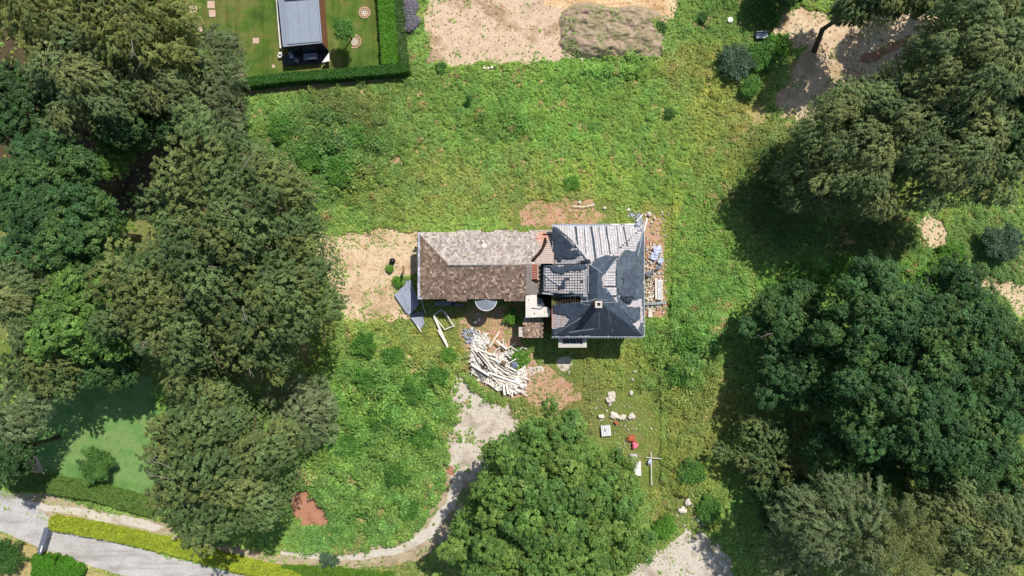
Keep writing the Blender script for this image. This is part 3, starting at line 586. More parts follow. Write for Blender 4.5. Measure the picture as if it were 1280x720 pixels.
# --- upper right
tree(1086, 176, 86, 13, 'conifer', 'tall olive feathery tree whose long shadow falls on the meadow', dens=1)
tree(1176, 124, 80, 16, 'conifer', 'huge olive conifer beside the clay clearing')
tree(1215, 180, 80, 17, 'conifer', 'olive weeping tree over the brown slope')
tree(1235, 70, 74, 20, 'conifer', 'broad olive feathery crown near the top right corner')
tree(1285, 150, 60, 18, 'deep', 'dark crown cut by the right edge at the top', bare=2)
tree(1026, 220, 48, 9, 'conifer', 'shaded feathery crown at the meadow edge')
tree(1275, 20, 50, 18, 'oak', 'dark green crown in the top right corner')
tree(1210, -26, 58, 10, 'deep', 'dark green crown at the top edge near the right corner')
tree(985, -24, 30, 4, 'deep', 'dark shrub like crown touching the top edge left of the leaning trunk')
# --- right middle and lower
tree(988, 402, 50, 7, 'oak', 'dark oak with pale limbs beside the sunny brambles', bare=2, dens=.95)
tree(1100, 400, 66, 14, 'oak', 'dark blue green oak south of the ivy bank')
tree(1190, 410, 72, 15, 'oak', 'broad dark green oak near the bare slope')
tree(1255, 470, 62, 15, 'oak', 'dark oak crown at the right edge halfway down')
tree(1008, 462, 60, 8, 'oak', 'round dark green crown over the deep shade west of the oaks', bare=1)
tree(1130, 500, 86, 15, 'oak', 'largest dark green oak in the middle of the right wood', bare=1)
tree(1215, 560, 70, 15, 'oak', 'green oak above the feathery trees at the lower right')
tree(960, 562, 46, 4.5, 'olive', 'single olive tree standing in deep shade beside the field')
tree(1045, 565, 38, 9, 'oak', 'small sparse oak with dark gaps around it', dens=.8)
tree(1105, 592, 34, 9, 'oak', 'small green oak over the reddish woodland floor', dens=.85)
tree(985, 625, 36, 4, 'deep', 'low dark green tree below the single olive tree')
tree(1058, 660, 62, 15, 'wispy', 'feathery grey green conifer at the lower right', bare=3, dens=1.1)
tree(1135, 685, 62, 17, 'spiky', 'conifer with star like branches at the bottom edge')
tree(1235, 665, 66, 17, 'conifer', 'olive conifer near the bottom right corner')
tree(1190, 620, 36, 12, 'conifer', 'narrow olive conifer between the green oak and the star shaped one')
tree(1290, 610, 44, 15, 'yellow', 'yellowish conifer at the right edge near the bottom')
tree(990, 690, 36, 8, 'grey', 'thin grey tree over brown leaf litter at the bottom', dens=.7, bare=4)
# --- leaning tree whose bent trunk casts a shadow on the clearing
def leaning():
    b0 = P(1019, 62, 0)
    t = empty('leaning_tree', (b0.x, b0.y, 0), 'tall tree with a long bare bent trunk standing on the clay clearing', 'tree')
    G = lambda px, py, h: P(px, py, h) - b0
    pts = [G(1018, 64, -.1), G(1023, 50, 2), G(1028, 37, 3.2), G(1041, 28, 5), G(1064, 12, 8), G(1082, -6, 10.5), G(1105, -28, 13)]
    b = MB(); b.tube(pts, [.36, .3, .32, .29, .25, .2, .12], 9); mk('trunk', b.V, b.F, M['bark'], t, b.T, True, False)
    V, T = crown_mesh('conifer', 5.2, 13, 91, dens=2.2); c = G(1102, -28, 13); V = V + np.array([c.x, c.y, c.z - 1.5]); raw('crown', V, T, M['leaf'], True, t)
leaning()
# --- shrubs
def shrub(px, py, rad, h, sp, label, **k): return tree(px, py, rad * .88, h, sp, label, cat='shrub', name='shrub', limbs=0, **k)
SP['dark'] = dict(SP['oak'], cols=[(78, 118, 56), (88, 128, 62)], L=.17, tr=.3, lob=.3, dens=260, flat=.6, style='shoots'); SP['lime'] = dict(SP['dark'], cols=[(112, 160, 60), (98, 148, 54)]); SP['blue'] = dict(SP['dark'], cols=[(98, 124, 98), (84, 112, 82)])
SP['gold'] = dict(SP['dark'], cols=[(200, 200, 50)], style='clump'); SP['mid'] = dict(SP['dark'], cols=[(102, 148, 66), (92, 136, 62)])
shrub(429, 32, 13.5, 4.4, 'mid', 'round green shrub beside the two brick rings on the lawn')
shrub(919, 76, 22, 1.8, 'blue', 'blue green bush in the rough grass below the grey bench')
shrub(952, 70, 20, 1.3, 'mid', 'green bush right of the blue green one'); shrub(978, 56, 15, 1.0, 'lime', 'light green bush at the edge of the clay clearing')
shrub(878, 20, 5, .7, 'dark', 'small dark round shrub in the upper meadow'); shrub(960, 22, 11, 1.1, 'mid', 'shrub casting a small shadow near the grey bench')
shrub(938, 108, 13, 1.4, 'mid', 'loose green shrub with its shadow beside dry yellow grass'); shrub(826, 34, 8, .5, 'dark', 'dark weed bush at the right end of the soil heap')
shrub(586, 122, 3, 1.4, 'dark', 'tall dark spiky weed standing in the meadow'); shrub(605, 138, 4, .5, 'dark', 'second dark weed just right of the spiky one'); shrub(838, 142, 6, .4, 'dark', 'dark weed clump far right in the meadow')
shrub(551, 84, 6, .4, 'mid', 'green weed clump on the edge of the bare soil'); shrub(716, 228, 10, .4, 'lime', 'lime green bush behind the tarped roof')

SP['mound'] = dict(SP['mid'], cols=[(112, 160, 70), (100, 150, 66), (122, 166, 74)], flat=.4, L=.2)
for (x, y, r_, lb, sq) in ((455, 452, 15, 'leafy bramble mound southwest of the house', (.8, 1.2)), (545, 520, 10, 'bramble lobe reaching over the left edge of the gravel yard', (1, 1))):
    shrub(x, y, r_, .7, 'mound', lb, squash=sq, dens=.8)
SP['thicket'] = dict(SP['dark'], cols=[(94, 142, 60), (82, 130, 54), (106, 150, 62)], L=.2, flat=.9, dens=300)
for (x, y, r_, h_, lb) in ((452, 432, 15, 1.8, 'leafy bush just below the bare yard west of the house'), (492, 446, 13, 1.5, 'leafy bush south of the corrugated sheets'), (462, 478, 17, 2.0, 'tall dark leafed bush amid the brambles west of the gravel'), (520, 488, 15, 1.8, 'bush between the timber pile and the dark leafed thicket'), (548, 470, 12, 1.5, 'bush at the upper left edge of the gravel yard'), (478, 522, 16, 1.9, 'bush by the pale fallen branch'), (528, 545, 16, 1.8, 'bush halfway along the left edge of the gravel yard'), (440, 560, 16, 1.6, 'bush right of the lower great olive tree'), (498, 590, 17, 1.7, 'bush in the middle of the lower bramble field'), (446, 628, 15, 1.5, 'bush above the bend of the track near the red mulch'), (510, 636, 13, 1.4, 'bush at the inside of the track bend'), (384, 196, 17, 1.7, 'dark bramble bush below the reddish brambles, left one'), (424, 216, 18, 1.7, 'dark bramble bush above the bare yard, right one'), (352, 160, 15, 1.5, 'bramble bush below the clipped hedge near the wispy trees'), (446, 172, 13, 1.3, 'bramble bush right of the reddish patch'), (858, 424, 15, 1.6, 'leafy bush right of the house in the weeds, upper one'), (848, 468, 15, 1.5, 'leafy bush right of the house in the weeds, lower one'), (1040, 350, 14, 1.4, 'sunlit bush above the dark oaks')):
    shrub(x, y, r_, h_, 'thicket', lb)
shrub(396, 598, 8, 1.2, 'gold', 'small bright yellow shrub above the red mulch bed'); 
shrub(1255, 305, 24, 2.2, 'blue', 'grey green ivy shrub at the right edge above the slope'); shrub(1160, 350, 20, 1.2, 'lime', 'sunny green shrub on the ivy bank')
shrub(1000, 352, 24, 1.3, 'mid', 'dark green bush between deep shade and the oaks'); shrub(1060, 348, 26, 1.3, 'lime', 'lime green brambles under the feathery tree'); shrub(1105, 350, 22, 1.4, 'blue', 'blue green bush above the dark oaks')
shrub(975, 372, 20, 1.5, 'mid', 'green bush at the corner of the right wood'); shrub(1225, 380, 18, 1.1, 'lime', 'green bush beside the pale path on the slope'); shrub(1190, 320, 20, 1.0, 'lime', 'ivy bush at the top of the slope')
shrub(868, 590, 17, 1.4, 'mid', 'dark leafed bush with a dead branch in the lower field'); shrub(830, 660, 14, 1.0, 'lime', 'green weed bush beside the broken slabs', dens=.8); shrub(560, 445, 9, .9, 'lime', 'small light bush by the fallen white frame')
shrub(410, 697, 10, .8, 'blue', 'bluish weed bush beside the farm track'); shrub(885, 640, 16, .9, 'mid', 'green bush beside the gravel at the wood edge')
shrub(640, 388 + 9, 9, .8, 'lime', 'little green bush on the rubble below the left wing', dens=.8); shrub(650, 448, 12, .8, 'lime', 'yellowish bush right of the white rubble pile'); shrub(487, 336, 4, .5, 'lime', 'grass tuft below the black barrel'); shrub(497, 352, 5.5, .6, 'lime', 'grass tuft beside the corrugated sheets')
# ---------------------------------------------------------------- clipped hedges
def hedge(name, pts, wd, h, cols, label, seed, leaf=.15, per=360, bulge=.14):
    """leaves over the faces of a clipped box that follows the pixel line pts"""
    W = [Vector(P(x, y, h)[:2]) for x, y in pts]; o0 = W[0]; t = empty(name, (o0.x, o0.y, 0), label, 'hedge'); r = np.random.default_rng(seed)
    Cc = []; Nn = []; T = []; cs = [np.array(lin(c)) for c in cols]; core = MB()
    for a, b in zip(W[:-1], W[1:]):
        d = b - a; L = d.length; d = d / L; nrm = Vector((-d.y, d.x)); 
        q = [a + nrm * wd * .42, b + nrm * wd * .42, b - nrm * wd * .42, a - nrm * wd * .42]
        core.prism([(p.x, p.y) for p in reversed(q)], 0, h * .88)
        for (kind, A) in (('top', L * wd), ('l', L * h), ('r', L * h), ('e0', wd * h), ('e1', wd * h)):
            n = int(A * per); u = r.uniform(-.02 * L, 1.02 * L, n); v = r.uniform(-.5, .5, n) * wd; z = r.uniform(.05, 1, n) * h
            if kind == 'top': z[:] = h; N0 = (0, 0, 1)
            elif kind == 'l': v[:] = wd / 2; N0 = (nrm.x, nrm.y, .3)
            elif kind == 'r': v[:] = -wd / 2; N0 = (-nrm.x, -nrm.y, .3)
            elif kind == 'e0': u[:] = 0; N0 = (-d.x, -d.y, .3)
            else: u[:] = L; N0 = (d.x, d.y, .3)
            x = a.x + d.x * u + nrm.x * v; y = a.y + d.y * u + nrm.y * v
            k = (fbm(x * 1.8, y * 1.8 + z, seed) - .5) * 2 * bulge
            c = np.stack([x + N0[0] * k, y + N0[1] * k, z + N0[2] * k * .8], 1) + r.normal(size=(n, 3)) * .05
            Cc.append(c); Nn.append(np.array(N0) + np.array([0, 0, .3]) + r.normal(size=(n, 3)) * .5); T.append(np.array(cs)[r.integers(0, len(cs), n)] * (.75 + .5 * fbm(x * 2.5, y * 2.5, seed + 3))[:, None])
    c = np.concatenate(Cc); n = len(c); c = c - np.array([o0.x, o0.y, 0]); Lf = r.uniform(.7, 1.3, n) * leaf
    V, _, _ = tris(c, np.concatenate(Nn), r.normal(size=(n, 3)), Lf, Lf * .75); T = np.concatenate(T) * r.uniform(.75, 1.2, (n, 1)) * .9
    TRI_COUNT[0] += n
    raw('leaves', V, np.concatenate([T, np.ones((n, 1))], 1), M['leaf'], True, t)
    mk('stems', core.V, core.F, M['hedgecore'], t, core.T)
M['hedgecore'] = plain('hedge_stems', (58, 66, 34), .95, .05, .3, 4)
hedge('clipped_hedge', [(300, 103), (360, 96), (430, 91), (509, 84)], 1.05, 1.7, [(70, 118, 40), (60, 104, 38)], 'long dark green clipped hedge closing the bottom of the mown lawn', 1)
hedge('clipped_hedge', [(480, -30), (484, 30), (487, 78)], 1.9, 1.5, [(96, 152, 36), (88, 142, 36)], 'wide light green clipped hedge right of the brick rings', 2)
hedge('clipped_hedge', [(497, -30), (500, 40), (504, 78)], .9, 1.2, [(74, 110, 48), (90, 118, 60)], 'narrow dull green hedge right of the wide light green one', 3, bulge=.25)
hedge('clipped_hedge', [(62, 655), (120, 665), (200, 682), (290, 706), (372, 726)], 1.45, 1.3, [(178, 190, 58), (160, 178, 56)], 'long yellow green clipped hedge beside the grey driveway', 4, bulge=.2)
hedge('clipped_hedge', [(8, 604), (60, 607), (120, 618), (190, 638)], 1.7, 1.6, [(104, 138, 62), (122, 144, 70), (94, 130, 58)], 'dull green hedge between the lawn and the lane', 5, bulge=.3)
hedge('clipped_hedge', [(40, 713), (66, 714), (92, 730)], 3.3, 1.5, [(92, 150, 40), (82, 138, 36)], 'fat rounded bright green hedge south of the grey gate', 6, bulge=.35)
hedge('clipped_hedge', [(352, 716), (400, 718), (490, 724)], 1.3, .9, [(104, 142, 40), (92, 130, 40)], 'low green hedge at the bottom edge below the farm track', 7, bulge=.25)
shrub(-2, 700, 24, 2, 'dark', 'dark shrub in the bottom left corner')
print('LEAF TRIANGLES', TRI_COUNT[0])
# ================================================================ THE DERELICT HOUSE
def px2(poly, z=0): return [tuple(P(x, y, z)[:2]) for x, y in poly]
def plane3(a, b, c):
    n = (b - a).cross(c - a); A = -n.x / n.z; B = -n.y / n.z
    return (A, B, a.z - A * a.x - B * a.y)
def pv(pl, x, y): return pl[0] * x + pl[1] * y + pl[2]
class Roof:
    def __init__(s, planes, foot): s.pl = planes; s.foot = foot
    def H(s, x, y):
        h = np.min(np.stack([pv(p, x, y) for p in s.pl]), 0); return np.where(inpoly(x, y, s.foot), h, -9)
ZE, ZR = 4.5, 7.3
A_, B_, D_, C_ = P(522.5, 291, ZE), P(692, 291, ZE), P(522.5, 374, ZE), P(657, 374, ZE)
E_ = P(560, 330, ZR); F_ = P(690, 330, ZR)
Wn = plane3(A_, B_, E_); Ws = plane3(D_, C_, E_); Ww = plane3(A_, D_, E_)
wing = Roof([Wn, Ws, Ww], px2([(522.5, 291), (571, 291), (571, 288), (602, 288), (602, 290), (616, 290), (616, 287), (647, 287), (647, 289.5), (661, 289.5), (661, 287), (692, 287), (692, 331), (673, 331), (673, 369), (657, 369), (657, 376), (630, 376), (630, 373.5), (584, 373.5), (584, 376), (558, 376), (558, 373.5), (522.5, 373.5)], ZE + .1))
VE = 6.0
a, b, c_, d = P(690, 281.5, VE), P(804.5, 281.5, VE), P(804.5, 420, VE), P(690, 420, VE)
Vn = plane3(a, b, P(740, 331, 9.7)); Vs = plane3(d, c_, P(752, 379, 10.0)); Vw = plane3(a, d, P(743, 355, 9.9)); Ve = plane3(b, c_, P(752, 355, 9.9))
villa = Roof([Vn, Vs, Vw, Ve], [a[:2], b[:2], c_[:2], d[:2]])
s1, s2, s3 = P(678, 331, 6.5), P(678, 367, 6.5), P(737, 331, 9.3)
sec = Roof([plane3(s1, s2, s3)], px2([(678, 331), (737, 331), (737, 367.5), (678, 367.5)], 7.2))
sec.foot = [P(678, 331, 6.5)[:2], P(737, 331, 9.3)[:2], P(737, 367, 9.3)[:2], P(678, 367, 6.5)[:2]]
dm = Roof([plane3(P(753, 340, 9.9), P(753, 358, 9.9), P(770, 340, 9.2))], [P(753, 341, 9.8)[:2], P(770, 341, 9.3)[:2], P(770, 357, 9.3)[:2], P(753, 357, 9.8)[:2]])
dm2 = Roof([plane3(P(757, 358, 9.6), P(757, 371, 9.6), P(769, 358, 9.0))], [P(757, 358.5, 9.5)[:2], P(769, 358.5, 9.1)[:2], P(769, 370, 9.1)[:2], P(757, 370, 9.5)[:2]])
HOLE = px2([(694, 368.5), (728, 368.5), (724, 378), (694, 382)], 8)
def HV(x, y):
    x = np.asarray(x, float); y = np.asarray(y, float)
    return np.max(np.stack([villa.H(x, y), sec.H(x, y), dm.H(x, y), dm2.H(x, y)]), 0)
def HW(x, y):
    return wing.H(np.asarray(x, float), np.asarray(y, float))
def HALL(x, y): return np.maximum(HV(x, y), HW(x, y))
M['deck'] = plain('roof_deck', (74, 68, 64), .9, .1, .3, 3)
M['oldtile'] = plain('old_tile', (146, 126, 112), .92, .12, .34, 7); M['greytile'] = plain('grey_tile', (192, 188, 188), .85, .2, .12, 2.5); M['sunlit_tile'] = plain('weathered_tile', (170, 161, 154), .9, .15, .16, 5)  # last one: old tile lightened for the sun on the north slope
M['tarp'] = plain('tarp', (70, 80, 92), .55, .3, .3, 1.8, bmp=.9); M['tarp2'] = plain('grey_tarp', (84, 94, 104), .55, .3, .3, 1.9, bmp=.9)
M['wall'] = plain('render_wall', (178, 166, 148), .9, .15, .2, 1.5); M['wood'] = plain('old_wood', (120, 98, 82), .85, .15, .35, 6); M['darkwood'] = plain('dark_wood', (62, 52, 46), .9, .1, .35, 5)
M['white'] = plain('white_paint', (216, 212, 206), .6, .3, .1, 5); M['zinc'] = plain('zinc', (168, 174, 182), .45, .5, .15, 4); M['glass'] = plain('window_glass', (38, 44, 50), .12, .6, .1, 2, bmp=0)
M['whiteroof'] = plain('white_membrane', (208, 202, 192), .75, .2, .14, 1.6); M['redbrick'] = plain('red_brick', (170, 122, 104), .9, .15, .25, 6); M['concrete'] = plain('concrete', (186, 182, 172), .85, .2, .16, 3)
M['moss'] = plain('moss', (92, 98, 60), .95, .05, .4, 4); M['black'] = plain('black_plastic', (30, 32, 36), .5, .4, .2, 4)
hc = P(665, 355, 0); house = empty('derelict_house', (hc.x, hc.y, 0), 'derelict house with a long brown tiled wing and a hip roof under torn dark tarpaulins', 'house')
def grid_sheet(name, H, polypx, mat, step=.12, off=.05, wr=.0, parent=None, thick=.02, seed=0, zg=6.0, tint=(1, 1, 1), ragged=0.0, holes=()):
    """sheet cut to an outline and laid over the height function H"""
    W = polypx if isinstance(polypx[0][0], float) and zg is None else None
    if W is None:
        W = []
        for (x, y) in polypx:
            z = zg
            for _ in range(6):
                p = P(x, y, z); hz = float(H(np.array([p.x]), np.array([p.y]))[0])
                if hz > 0: z = hz
            W.append((p.x, p.y))
    xs = np.arange(min(p[0] for p in W) - step, max(p[0] for p in W) + 2 * step, step); ys = np.arange(min(p[1] for p in W) - step, max(p[1] for p in W) + 2 * step, step)
    X, Y = np.meshgrid(xs, ys); jx = (fbm(X * 1.7, Y * 1.7, seed) - .5) * 2 * ragged; jy = (fbm(X * 1.7, Y * 1.7, seed + 9) - .5) * 2 * ragged
    Z = H(X.ravel(), Y.ravel()).reshape(X.shape)
    Z2 = Z + off + (.09 if wr > .1 else 0) + wr * ((fbm(X * 1.1, Y * 1.1, seed + 5) - .3) + .45 * np.abs(fbm(X * 2.3 + Y * .8, Y * 2.1, seed + 6) - .5))
    cx = (X[:-1, :-1] + X[1:, 1:]) / 2; cy = (Y[:-1, :-1] + Y[1:, 1:]) / 2
    m = inpoly(cx + jx[:-1, :-1], cy + jy[:-1, :-1], W)
    for hh in holes: m &= ~inpoly(cx, cy, hh)
    for q in (Z[:-1, :-1], Z[1:, :-1], Z[:-1, 1:], Z[1:, 1:]): m &= q > 0
    idx = -np.ones(X.shape, int); F = []; J, I = np.nonzero(m)
    for j, i in zip(J, I):
        for (u, v) in ((j, i), (j, i + 1), (j + 1, i + 1), (j + 1, i)): idx[u, v] = 0
    U, Vv = np.nonzero(idx == 0); idx[U, Vv] = np.arange(len(U)); V = [(X[u, v], Y[u, v], Z2[u, v]) for u, v in zip(U, Vv)]
    F = [(idx[j, i], idx[j, i + 1], idx[j + 1, i + 1], idx[j + 1, i]) for j, i in zip(J, I)]
    o = mk(name, V, F, mat, parent, [tint + (1,)] * len(F), True)
    if thick:
        sd = o.modifiers.new('thickness', 'SOLIDIFY'); sd.thickness = thick; sd.offset = -1
    return o
Pv = lambda x, y, H, z=6: (lambda q: q)(solve(x, y, H, z))
def solve(x, y, H, z=6.0):
    for _ in range(7):
        p = P(x, y, z); hz = float(H(np.array([p.x]), np.array([p.y]))[0])
        if hz > 0: z = hz
    return Vector((p.x, p.y, z))
def tiles(name, roof, k, Hall, mat, w_, l_, parent, seed, gap=.02, th=.035, colf=None, jit=.012, skip=None, lift=0, missing=0):
    """every tile of one roof slope: a thin slab, each course overlapping the one below"""
    pl = roof.pl[k]; g = np.random.default_rng(seed); dn = np.array([-pl[0], -pl[1]]); sl_ = np.linalg.norm(dn); dn = dn / sl_; al = np.array([-dn[1], dn[0]])
    xs = np.array([p[0] for p in roof.foot]); ys = np.array([p[1] for p in roof.foot]); cxy = np.array([xs.mean(), ys.mean()]); RR = max(np.ptp(xs), np.ptp(ys))
    ang = math.atan(sl_); hl = l_ * math.cos(ang); nu = int(RR / w_) + 2; nv = int(RR / hl) + 2
    Ui, Vi = np.meshgrid(np.arange(-nu, nu), np.arange(-nv, nv)); off = (Vi % 2) * .5 * w_ if colf != 'grid' else 0
    X = cxy[0] + al[0] * (Ui * w_ + off) + dn[0] * Vi * hl; Y = cxy[1] + al[1] * (Ui * w_ + off) + dn[1] * Vi * hl; X = X.ravel(); Y = Y.ravel()
    allp = np.stack([pv(p, X, Y) for p in roof.pl]); m = inpoly(X, Y, roof.foot) & (allp.argmin(0) == k); X = X[m]; Y = Y[m]; z = allp[k][m]
    m = Hall(X, Y) < z + .05; X, Y, z = X[m], Y[m], z[m]
    if skip is not None:
        m = ~skip(X, Y); X, Y, z = X[m], Y[m], z[m]
    if missing: m = g.uniform(0, 1, len(X)) > missing; X, Y, z = X[m], Y[m], z[m]
    b = MB(); ca, sa = math.cos(ang), math.sin(ang)
    D = Vector((dn[0] * ca, dn[1] * ca, -sa)); Aa = Vector((al[0], al[1], 0)); N = Aa.cross(D); N = N if N.z > 0 else -N
    pn = fbm(X * .8, Y * .8, seed, 3); lich = vn(X * 3.1, Y * 3.1, seed + 4)
    for x, y, zz, q, li in zip(X, Y, z, pn, lich):
        c = Vector((x, y, zz + lift)) + N * (.02 + g.uniform(-jit, jit)); e = .03 + g.uniform(-jit, jit); rr = g.uniform(-.03, .03)
        v = g.uniform(.7, 1.3) * (.88 + .24 * q); t = (v, v * g.uniform(.93, 1.0), v * g.uniform(.86, 1.0))
        if colf == 'grid': v = g.uniform(.88, 1.1); t = (v, v * g.uniform(.97, 1.0), v * g.uniform(.95, 1.02))
        if colf == 'old':
            if g.uniform() < .14 + .14 * (li > .6): t = (v * 1.7, v * 1.68, v * 1.64)
            elif g.uniform() < .15: t = (v * .68, v * .64, v * .6)
        elif colf == 'worn':
            if g.uniform() < .15: t = (v * .72, v * .68, v * .62)
            elif g.uniform() < .06: t = (v * 1.25, v * 1.22, v * 1.2)
        hw, hl2 = (w_ - gap) / 2, (l_ * 1.0 - gap) / 2
        A2 = Aa + D * rr
        lo = D * hl2 + N * e; hi = -D * hl2
        q4 = [c + A2 * -hw + lo, c + A2 * hw + lo, c + A2 * hw + hi, c - A2 * hw + hi]
        b.add([p + N * th for p in q4] + q4, [(0, 1, 2, 3), (4, 5, 1, 0), (5, 6, 2, 1), (7, 4, 0, 3)], t)
    o = b.build(name, mat, parent)
    o['kind'] = 'stuff'; return o
# roof decks
dk = grid_sheet('roof', HW, [(520, 284), (694, 284), (694, 380), (520, 380)], M['deck'], .15, -.06, parent=house)
hole_fn = lambda x, y: inpoly(x, y, HOLE)
dk2 = grid_sheet('roof', HV, [(674, 276), (812, 276), (812, 426), (674, 426)], M['deck'], .15, -.06, parent=house, holes=[HOLE])
skipw = lambda x, y: inpoly(x, y, px2([(657.5, 332), (673, 332), (673, 370), (657.5, 370)], 6.3)) | (inpoly(x, y, px2([(671, 286), (692, 286), (692, 331), (668, 331), (664, 326), (672, 318), (684, 300)], 6)))
tiles('tiles', wing, 0, HALL, M['sunlit_tile'], .26, .3, house, 1, colf='worn', skip=skipw)  # sun on this slope is put into its paler tile colour
tiles('tiles', wing, 1, HALL, M['oldtile'], .26, .3, house, 2, colf='old', skip=skipw); tiles('tiles', wing, 2, HALL, M['oldtile'], .26, .3, house, 3, colf='old')
sk = lambda x, y: inpoly(x, y, HOLE)
for k in range(4): tiles('tiles', villa, k, HV, M['greytile'], .29, .31, house, 10 + k, gap=.035, colf='grid', skip=sk, jit=.005)
tiles('tiles', sec, 0, HV, M['greytile'], .3, .33, house, 20, gap=.075, colf='grid', jit=.006, missing=.02)
for rf in (dm, dm2): tiles('tiles', rf, 0, lambda x, y: HV(x, y) - .02, M['greytile'], .29, .31, house, 21, gap=.04, colf='grid', jit=.006)
# battens bared beside the tarpaulin, with reddish tiles left on
def battens(name, polypx, H, mat, step, vert, parent, wdt=.05, z=6, tint=(1, 1, 1)):
    xs = [p[0] for p in polypx]; ys = [p[1] for p in polypx]; b = MB(); n = 0
    rng = np.arange(min(xs), max(xs), step) if vert else np.arange(min(ys), max(ys), step)
    for q in rng:
        ts = np.linspace(min(ys), max(ys), 60) if vert else np.linspace(min(xs), max(xs), 60)
        pts = [(q, t) if vert else (t, q) for t in ts]; ins = inpoly([p[0] for p in pts], [p[1] for p in pts], polypx)
        run = [p for p, i in zip(pts, ins) if i]
        if len(run) > 2:
            p0 = solve(*run[0], H, z); p1 = solve(*run[-1], H, z); b.bar(p0 + Vector((0, 0, .06)), p1 + Vector((0, 0, .06)), wdt, .05, tint)
    o = b.build(name, mat, parent); o['kind'] = 'stuff'; return o
M['battenwood'] = plain('batten_wood', (196, 176, 162), .85, .15, .2, 4)
grid_sheet('roof_felt', HW, [(672, 288), (692, 288), (692, 330), (666, 330), (674, 318), (684, 302)], M['sunlit_tile'], .12, .0, parent=house, tint=(.9, .85, .8))
battens('battens', [(672, 288), (692, 288), (693, 330), (666, 330), (674, 318), (684, 302)], HW, M['battenwood'], 2.4, False, house, .1)
grid_sheet('exposed_clay_patch', HW, [(668, 290), (681, 290), (683, 300), (675, 306), (668, 300)], M['redbrick'], .12, .07, .05, house, tint=(1.35, 1.25, 1.15), ragged=.4)
b = MB(); pts = [solve(x, y, HW) + Vector((0, 0, .16)) for x, y in ((681.5, 298), (681, 304), (678, 311), (674, 317), (668, 323), (665, 326))]; b.tube(pts, [.14, .2, .16, .2, .17, .1], 7, (.75, .62, .58)); b.build('rolled_roof_felt', M['darkwood'], house, True)
o = grid_sheet('mortar_strip', HW, [(657, 332), (664, 332), (664, 352), (673, 356), (673, 370), (657, 370)], M['sunlit_tile'], .12, .02, .05, house, tint=(.88, .82, .78))
for i in range(9):
    y = 330.8 + i * 2.15; b = MB(); b.bar(solve(664.6, y, HW) + Vector((0, 0, .12)), solve(672, y, HW) + Vector((0, 0, .12)), .14, .09, (1.1, .95, .9)); b.build('brick_slat', M['redbrick'], house)
b = MB(); b.bar(solve(664.3, 331, HW) + Vector((0, 0, .06)), solve(664.3, 350, HW) + Vector((0, 0, .06)), .1, .1); b.bar(solve(672.3, 331, HW) + Vector((0, 0, .06)), solve(672.3, 350, HW) + Vector((0, 0, .06)), .1, .1); b.build('slat_rail', M['white'], house)
b = MB(); b.stone(solve(605, 308, HW) + Vector((0, 0, .1)), .38, 5, (1, 1, 1), .3); b.build('lime_patch', M['whiteroof'], house)
# ridge and hip caps
def ridge(H, p0, p1, name, mat, w_=.24, z=7, step=.36, tint=(1, 1, 1)):
    A = solve(*p0, H, z); B = solve(*p1, H, z); n = max(1, int((B - A).length / step)); b = MB(); g = random.Random(int(p0[0])); 
    for i in range(n):
        u = A.lerp(B, i / n); v = A.lerp(B, (i + .97) / n); f = g.uniform(.8, 1.15); b.tube([u + Vector((0, 0, .04)), v + Vector((0, 0, .07))], w_ / 2, 6, tuple(t * f for t in tint))
    o = b.build(name, mat, house); o['kind'] = 'stuff'; return o
ridge(HW, (560, 330.3), (676, 330.3), 'ridge_tiles', M['sunlit_tile'], .42, tint=(1.05, 1.05, 1.05)); ridge(HW, (524, 292.5), (560, 330), 'hip_tiles', M['sunlit_tile'], .22, tint=(.95, .88, .8)); ridge(HW, (524, 373), (560, 330), 'hip_tiles', M['oldtile'], .22)
b = MB(); g = random.Random(3); y = 291.5
while y < 373:
    n = g.uniform(4, 9); t = g.choice((1.1, 1.15, .95, .7)); b.bar(P(525, y, ZE + .24), P(525, min(374, y + n - .3), ZE + .24), .5, .07, (t, t, t * 1.04)); y += n
b.build('verge_board', M['zinc'], house)
# tarpaulins
def tarp(poly, mat=None, wr=.22, seed=0, ragged=.25, off=.1, tint=(1, 1, 1)): return grid_sheet('tarpaulin', HV, poly, mat or M['tarp'], .1, off, wr, house, .02, seed, 7, tint, ragged)
tarp([(691, 283), (702, 291), (714, 302), (717, 306), (713, 311), (716, 313), (722, 313), (727, 320), (722, 323), (706, 324), (698, 326), (692, 321), (690.5, 300)], seed=1, tint=(.85, .85, .88))
tarp([(724, 326), (738, 324), (740, 328), (728, 329)], seed=2, tint=(.6, .6, .6), off=.2)
tarp([(678.5, 331), (735, 330), (736, 334), (724, 337), (708, 341), (701, 343.5), (694, 340), (684, 333)], seed=3, wr=.2, ragged=.3); tarp([(678.5, 331), (681, 331), (681, 366), (678.5, 366)], M['tarp2'], .05, 4, .1)
tarp([(737, 333), (746, 323), (756, 320), (774, 320), (766, 330), (757, 340), (752, 346), (752, 358), (762, 368), (773, 380), (733, 384), (736, 372), (735, 350)], seed=5, wr=.14, ragged=.12)
tarp([(774, 322), (782, 312), (795, 314), (797, 304), (800, 300), (804, 286), (804.3, 420), (800, 412), (786, 395), (774, 380), (769, 366), (770, 340)], M['tarp2'], seed=6, wr=.16, ragged=.08)
tarp([(771, 324), (797, 322), (794, 336), (787, 350), (780, 372), (776, 372), (771, 360)], M['tarp2'], seed=12, wr=.2, ragged=.1, off=.2, tint=(1.12, 1.1, 1.1)); tarp([(780, 340), (794, 334), (793, 372), (776, 372)], M['tarp'], seed=14, wr=.2, ragged=.3, off=.34, tint=(1.2, 1.12, 1.15))
